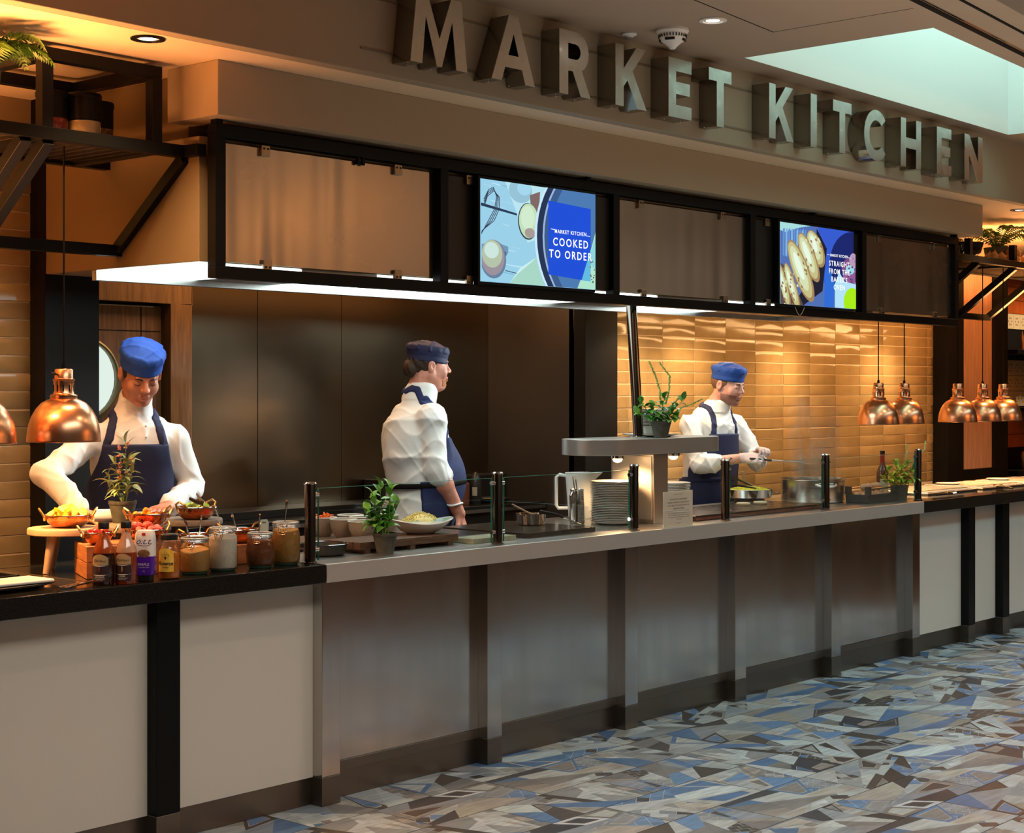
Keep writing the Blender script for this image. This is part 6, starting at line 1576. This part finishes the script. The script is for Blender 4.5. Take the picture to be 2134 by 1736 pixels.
    G().tube([tuple(H((x,-.0958+abs(x)*.30-.001,-.0548-abs(x)*.12))) for x in (-.019,-.008,0,.008,.019)],[.0010,.0030,.0028,.0030,.0010],6).tube([tuple(H((x,-.0945+abs(x)*.30-.001,-.0660+abs(x)*.15))) for x in (-.017,-.007,0,.007,.017)],[.0010,.0036,.0040,.0036,.0010],6).obj('lips', lipm, t)
    # ---- hair
    hw = SDF(hc-.19, hc+.19, .005)
    def hfield(fn):
        X, Y, Z = hw.pts((slice(None),)*3); X, Y, Z = X-hc[0], Y-hc[1], Z-hc[2]
        l = [(Rh[0][i]*X+Rh[1][i]*Y+Rh[2][i]*Z)/hs for i in range(3)]
        return fn(*l).astype(np.float32)
    el_ = lambda x,y,z,c,r: (np.sqrt(((x-c[0])/r[0])**2+((y-c[1])/r[1])**2+((z-c[2])/r[2])**2)-1)*min(r)
    hk = opt.get('hairlen', 0)
    def hairf(x, y, z):
        d = el_(x,y,z,(0,.018,.026),(.0785,.096,.084))
        rg = np.maximum(-.012-.15*0-y-(.0)*z, -.040-.9*hk-z+0*y)
        rg = np.maximum(rg, (-(y-.012))*1.0-.040+ (0-z)*.9)                # sideburn wedge
        d = smax(d, np.maximum(-(y+.035), -(z+.042+hk)), .004)
        if hk: d = np.minimum(d, el_(x,y,z,(.0,.098,-.010),(.050,.035,.045))); d = d+.003*np.sin(x*260)*np.sin(z*60)
        return d
    hw.A = hfield(hairf); hw.obj('hair', opt['hair'], t)
    # ---- skull cap: crown and band
    def crown(x, y, z):
        y = y-.010; zz = z-opt.get('capz',.0)-y*opt.get('captilt',-.10)
        cy = (np.sqrt((x/.0815)**2+(y/.1010)**2)-1)*.0815
        d = smax(cy, np.abs(zz-.063)-.036, .012)
        dm = el_(x,y,zz,(0,0,.082),(.082,.101,.050)); d = np.minimum(d, dm)-np.maximum(.02-np.abs(d-dm),0)**2/.08
        wv = (1-np.abs(np.sin(x*48+2*np.sin(y*40))))**3+(1-np.abs(np.sin(y*44+x*30+2)))**3
        return d-.0035*wv*(zz > .075)
    hw.A = hfield(crown); capo = hw.obj('skull_cap', opt['cap'], t)
    def band(x, y, z):
        y = y-.010; zz = z-opt.get('capz',.0)-y*opt.get('captilt',-.10)
        return smax((np.sqrt((x/.0835)**2+(y/.1030)**2)-1)*.0835, np.abs(zz-.050)-.026, .003)
    hw.A = hfield(band); hw.obj('cap_band', opt['cap'], capo)
    # ---- jacket
    Tt = SDF(lo, hi, .0062)
    f = fat; n0 = nb; cz = (j['shL']+j['shR'])/2
    Tt.cap(j['shR']-(0,0,.008), j['shL']-(0,0,.008), .056*f**.4, None, k=.05)
    Tt.cap(n0-np.array([0,0,.010]), cz-np.array([0,0,.02]), .068*opt.get('neckw',1), .095, k=.07)
    ch = cz*.75; Tt.ell((ch[0],ch[1]+.005,1.335),(.175*f**.7,.122*f,.185), k=.06)
    Tt.ell((cz[0]*.35,cz[1]*.35-.02*(f-1)*2,1.15),(.165*f,.122*f**1.35,.21), k=.07)
    Tt.ell((0,0,.95),(.178*f,.128*f**1.2,.20), k=.06)
    if f > 1.15: Tt.ell((0,-.085,1.13),(.17,.16,.19), k=.08); Tt.ell((cz[0]*.5,cz[1]*.5+.075,1.33),(.17,.10,.17), k=.06)
    Jk = Tt.copy()
    for s in 'LR':
        sh, el, wr = j['sh'+s], j['el'+s], j['wr'+s]; q = opt['cuff']; c = el+(wr-el)*q; fa = f**.45
        Jk.cap(sh, el, .063*fa, .055*fa, k=.03); Jk.cap(el, c, .055*fa, .047*fa if q > .6 else .054*fa, k=.02)
        if q < .6: Jk.cap(c-(wr-el)*.13, c+(wr-el)*.02, .060*fa, .060*fa, k=.006)
    Jk.wrinkle(opt.get('wr',.0095), 17, opt['seed'], (lo, np.array([hi[0],hi[1],n0[2]-.02])))
    # neckline opening + hem
    cl = Jk.copy()
    fn = lambda x,y,z: 0
    hb = H((0,.018,-.085)); cc = opt.get('collar', .62)
    Jk.cap(n0-np.array([0,0,.05]), n0+(hb-n0)*cc, nr+.019, nr+.013, k=.02)
    Jk.cap(n0+(hb-n0)*(cc-.42), H((0,.010,.01)), nr+.001, nr+.002, 's', .008)
    Jk.ell(H((0,-.110,-.115)), (.024,.06,.05), 's', .01, Rm=None)
    jk = Jk.obj('chef_jacket', opt['jacket'], t)
    # ---- apron
    X, Y, Z = Tt.pts((slice(None),)*3)
    zt, zw = opt['bib'], opt.get('waist',1.10)
    wz = np.clip((zt-Z)/(zt-zw), 0, 1); wd = opt.get('bibw',.125)+.10*wz**1.6
    yl = np.where(Z > zw, .0, .06)
    ap = Tt.copy()
    rg = mxx([np.abs(X-ch[0]*.6)-wd, Y-yl-ch[1]*.5+0*X, Z-zt+0*X, -(Z-.80)+0*X]).astype(np.float32)
    ap.A = smax(Tt.A-.013, rg, .006)
    apo = ap.obj('apron', opt['apron'], t)
    sk = SDF((-.34*f,-.36*f,.42),(.34*f,.34*f,.86),.014); sk.cap((0,0,.90),(0,-.01,.45),.165*f,.19*f); X2,Y2,Z2 = sk.pts((slice(None),)*3)
    sk.A = smax(sk.A, np.maximum(Y2-.06, -(Z2-.46)+0*X2+0*Y2).astype(np.float32), .01); sk.obj('apron_skirt', opt['apron'], apo)
    for s in (-1,1):
        st = SDF(lo, hi, .006) if 0 else ap.copy(); st.A[:] = Tt.far
        ax_ = ch[0]*.6+s*(opt.get('bibw',.125)-.016); tx = n0[0]+s*(nr+.030); ztop = n0[2]-.03; ch_ = []
        ix = lambda v,q: int(np.clip(round((v-Jk.lo[q])/Jk.h), 0, Jk.n[q]-1))
        for i in range(9):
            x = ax_+(tx-ax_)*i/8; z = zt-.02+(ztop-zt+.02)*i/8; col_ = Jk.A[ix(x,0),:,ix(z,2)]; hit = np.argwhere(col_ < 0)
            if len(hit): ch_.append(np.array([x, Jk.lo[1]+hit[0][0]*Jk.h, z]))
        for i in range(7):
            y = (ch_[-1][1] if ch_ else -.05); y = n0[1]-.045+.12*i/6; x = tx+(n0[0]-tx)*(max(0,i-3)/3)*.8; col_ = Jk.A[ix(x,0),ix(y,1),:ix(n0[2]+.05,2)]; hit = np.argwhere(col_ < 0)
            if len(hit): ch_.append(np.array([x, y, Jk.lo[2]+hit[-1][0]*Jk.h]))
        for p, q in zip(ch_, ch_[1:]): st.cap(p, q, .0185, None, k=.004)
        st.A = smax(Jk.A-.007, st.A, .004)
        st.obj('strap', opt['apron'], apo)
    bd = Tt.copy(); bd.A = smax(Tt.A-.016, (np.abs(Z-opt.get('tie',zw-.02)+.05*Y)-.013+0*X).astype(np.float32), .003)
    bd.obj('waist_tie', opt.get('tiem', opt['apron']), apo)
    for z in (zt+.03, zt+.075):
        G().ell((0,0,0),(.0055,.003,.0055),10,6).obj('button', M['plastic'], jk, loc=(ch[0]+.035, ch[1]-.122*f-.010+.05*(z-zt), z))
    # ---- trousers and shoes, standing on the floor
    tr = SDF((-.30*f,-.30,.0),(.30*f,.30,1.02),.015)
    for s in (-1,1):
        tr.cap((s*.09*f,0,.92),(s*.10,-.01,.50),.095*f,.070*f); tr.cap((s*.10,-.01,.50),(s*.105,.02,.09),.070*f,.058)
    tr.ell((0,0,.93),(.165*f,.12*f,.10)); tr.obj('trousers', M['trouser'], t)
    for s in (-1,1):
        sh_ = SDF((s*.105-.08,-.22,-.01),(s*.105+.08,.12,.14),.009); sh_.cap((s*.105,.045,.045),(s*.112,-.13,.034),.044,.034); sh_.cap((s*.105,.03,.09),(s*.105,.02,.05),.05,.045)
        z0 = sh_.full(lambda x,y,z: -(z-.001)+0*x+0*y).astype(np.float32); sh_.A = np.maximum(sh_.A, z0); sh_.obj('shoe', M['iron'], t)
    return t, j, Jk, B, H
M['trouser'] = mat('dark_trousers', (.03,.03,.04), .8)
def skinm(nm, c, c2): return mat(nm, c, .5, noise=.35, nscale=22, col2=c2, sss=.12, bump=.1, bscale=200)
jm = mat('white_jacket_cloth', (.80,.79,.77), .8, bump=.25, bscale=40, bdist=.003, sheen=.1)
navy = mat('navy_apron_cloth', (.012,.018,.065), .75, bump=.15, bscale=60, bdist=.002)
blue = mat('royal_blue_cap_cloth', (.015,.085,.48), .7, bump=.2, bscale=60); bluer = mat('blue_cap_cloth', (.012,.06,.30), .7, bump=.2, bscale=60)
hairb = mat('black_hair', (.015,.010,.008), .6); hairbr = mat('brown_hair', (.04,.018,.008), .6, noise=.4, nscale=200); hairs = mat('short_fair_hair', (.16,.075,.04), .7)
stub = mat('stubble', (.12,.045,.025), .8, alpha=.35); stub2 = mat('ginger_goatee', (.38,.13,.03), .8, alpha=.75)

# left chef, looking down at his work
person('chef in royal blue cap and navy apron, head bent, working behind the left lamp', (4.14,5.80), -.50,
 dict(head=(4.075,5.63,1.672), neck=(4.11,5.735,1.515), shL=(4.245,5.625,1.405), shR=(3.945,5.775,1.410), elL=(4.350,5.655,1.19), elR=(3.665,5.690,1.275), wrL=(4.115,5.500,1.130), wrR=(3.665,5.435,1.125)),
 dict(skin=skinm('warm_skin',(.60,.27,.17),(.50,.19,.12)), hair=hairb, cap=blue, jacket=jm, apron=navy, pitch=.50, yaw=.12, hs=1.02, down=True, cuff=.86, seed=3, bib=1.385, waist=1.12, bibw=.135,
  handL=((-.85,-.45,-.05),(0,0,-1),-1,.30), handR=((.15,-.95,-.1),(.2,0,-1),1,.55,.4), neckw=1.0, captilt=.0, capz=.008, fat=1.02))
# middle chef walking to the right, seen from behind his shoulder
t, jj, Jk, B, H = person('heavy-set chef in navy cap turned away to the right, sleeves rolled, in the middle', (6.20,6.13), 1.165,
 dict(head=(6.255,6.095,1.735), neck=(6.21,6.13,1.575), shL=(6.285,6.315,1.475), shR=(6.125,5.945,1.475), elL=(6.36,6.37,1.20), elR=(6.135,5.925,1.195), wrL=(6.48,6.28,1.02), wrR=(6.255,5.875,.965)),
 dict(skin=skinm('ruddy_skin',(.66,.31,.22),(.55,.20,.14)), hair=hairbr, cap=mat('navy_cap_cloth',(.010,.012,.055),.7,bump=.2,bscale=60), jacket=jm, apron=mat('blue_denim_apron',(.012,.022,.10),.8,noise=.4,nscale=15,bump=.2,bscale=60), pitch=.02, yaw=-.06, hs=1.07, down=False, cuff=.12, seed=8, bib=1.36, waist=1.14, bibw=.16,
  handL=((.5,-.3,-.7),(0,-.5,-.3),1,.35), handR=((.30,-.15,-1),(-.3,.6,-.1),-1,.30), neckw=1.25, jowl=1.16, fat=1.30, arm=1.22, hairlen=.035, captilt=.10, capz=-.004, stubble=(stub2,(-.105,-.070,-.055)), tie=1.115, tiem=M['cord']))
wr = jj['elR']*.22+jj['wrR']*.78
G().tube([tuple(wr+np.array([.043*math.cos(2*PI*i/24),.043*math.sin(2*PI*i/24),.006*math.sin(2*PI*i/12)])) for i in range(24)],.0055,8,closed=True).obj('wristband', M['plastic'], t)
# right chef with spoon over the pot
t, jj, Jk, B, H = person('chef in blue cap holding a long spoon over the steaming pot, tattooed forearm', (8.42,5.80), -.16,
 dict(head=(8.455,5.675,1.640), neck=(8.43,5.765,1.485), shL=(8.605,5.725,1.40), shR=(8.225,5.80,1.40), elL=(8.680,5.610,1.165), elR=(8.185,5.690,1.160), wrL=(8.480,5.475,1.225), wrR=(8.300,5.470,1.205)),
 dict(skin=skinm('pale_skin',(.66,.35,.27),(.58,.26,.20)), hair=hairs, cap=bluer, jacket=jm, apron=navy, pitch=.20, yaw=.20, hs=1.03, down=False, cuff=.30, seed=15, bib=1.345, waist=1.08, bibw=.12,
  handL=((-.25,-.35,.15),(-.3,-.1,-.9),-1,.55,.3), handR=((.30,-.75,-.05),(.5,.2,-.6),1,.62,.5), neckw=1.08, jowl=1.05, fat=1.10, captilt=-.05, capz=.006, stubble=(stub,(-.115,-.045,.0))))
glv = mat('translucent_glove', (.85,.80,.82), .35, alpha=.45)
for s in 'LR':
    gs = B.copy(); w = jj['wr'+s]; X, Y, Z = gs.pts((slice(None),)*3)
    gs.A = smax(B.A-.0022, (np.sqrt((X-w[0])**2+(Y-w[1]+.07)**2+(Z-w[2])**2)-.135).astype(np.float32), .003)
    e = jj['el'+s]; d = (w-e)/np.linalg.norm(w-e)
    gs.A = smax(gs.A, (-((X-w[0])*d[0]+(Y-w[1])*d[1]+(Z-w[2])*d[2])-.012).astype(np.float32), .002)
    gs.obj('glove', glv, t)
tt = B.copy(); tt.A[:] = B.far; e, w = jj['elR'], jj['wrR']; ax = (w-e)/np.linalg.norm(w-e)
cd = np.array((T(8.42,5.80,0)@R(-.16,'Z')).inverted().to_3x3()@Vector((-.75,-.66,.1))); cd -= ax*(cd@ax); cd /= np.linalg.norm(cd); up = np.cross(ax, cd); up *= np.sign(up[2])
P = lambda a,b: e+(w-e)*a+(cd*.9)*.035+up*b
for pts in ([P(.34,.012),P(.42,.022),P(.52,.018),P(.58,.004)],[P(.34,.0),P(.42,.006),P(.50,-.004),P(.58,-.012),P(.68,-.008)],[P(.60,.016),P(.68,.022),P(.76,.012),P(.72,.0),P(.66,.004)],[P(.44,-.014),P(.52,-.020),P(.62,-.018)],[P(.76,.004),P(.84,.014)]):
    for a, b in zip(pts, pts[1:]): tt.cap(a, b, .0052, .0035, k=.002)
tt.A = smax(B.A-.0012, tt.A, .001)
tt.obj('tattoo', mat('tattoo_ink',(.035,.045,.06),.5), t)
spm = mat('satin_steel', (.80,.78,.76), .30, .55)
sp = thing('serving_spoon','long steel serving spoon held by the right chef over the pot','spoon',(8.352,5.372,1.197))
e = Vector((8.660,5.225,1.168))-Vector((8.352,5.372,1.197))
G().tube([e*-.22,e*.0,e*.22],[.006,.007,.005],8).obj('grip', M['blackpl'], sp)
G().tube([e*.2,e*.5,e*.80+Vector((0,0,.002)),e*.90],[.0052,.0045,.006,.009],8,flat=.7).obj('handle', spm, sp)
G().lathe([(0,-.011),(.012,-.009),(.024,-.004),(.028,0),(.026,0),(.014,-.006),(0,-.008)],24,sx=1.75,M=T(*(e*1.0))@R(math.atan2(e.y,e.x),'Z')).obj('bowl', spm, sp)
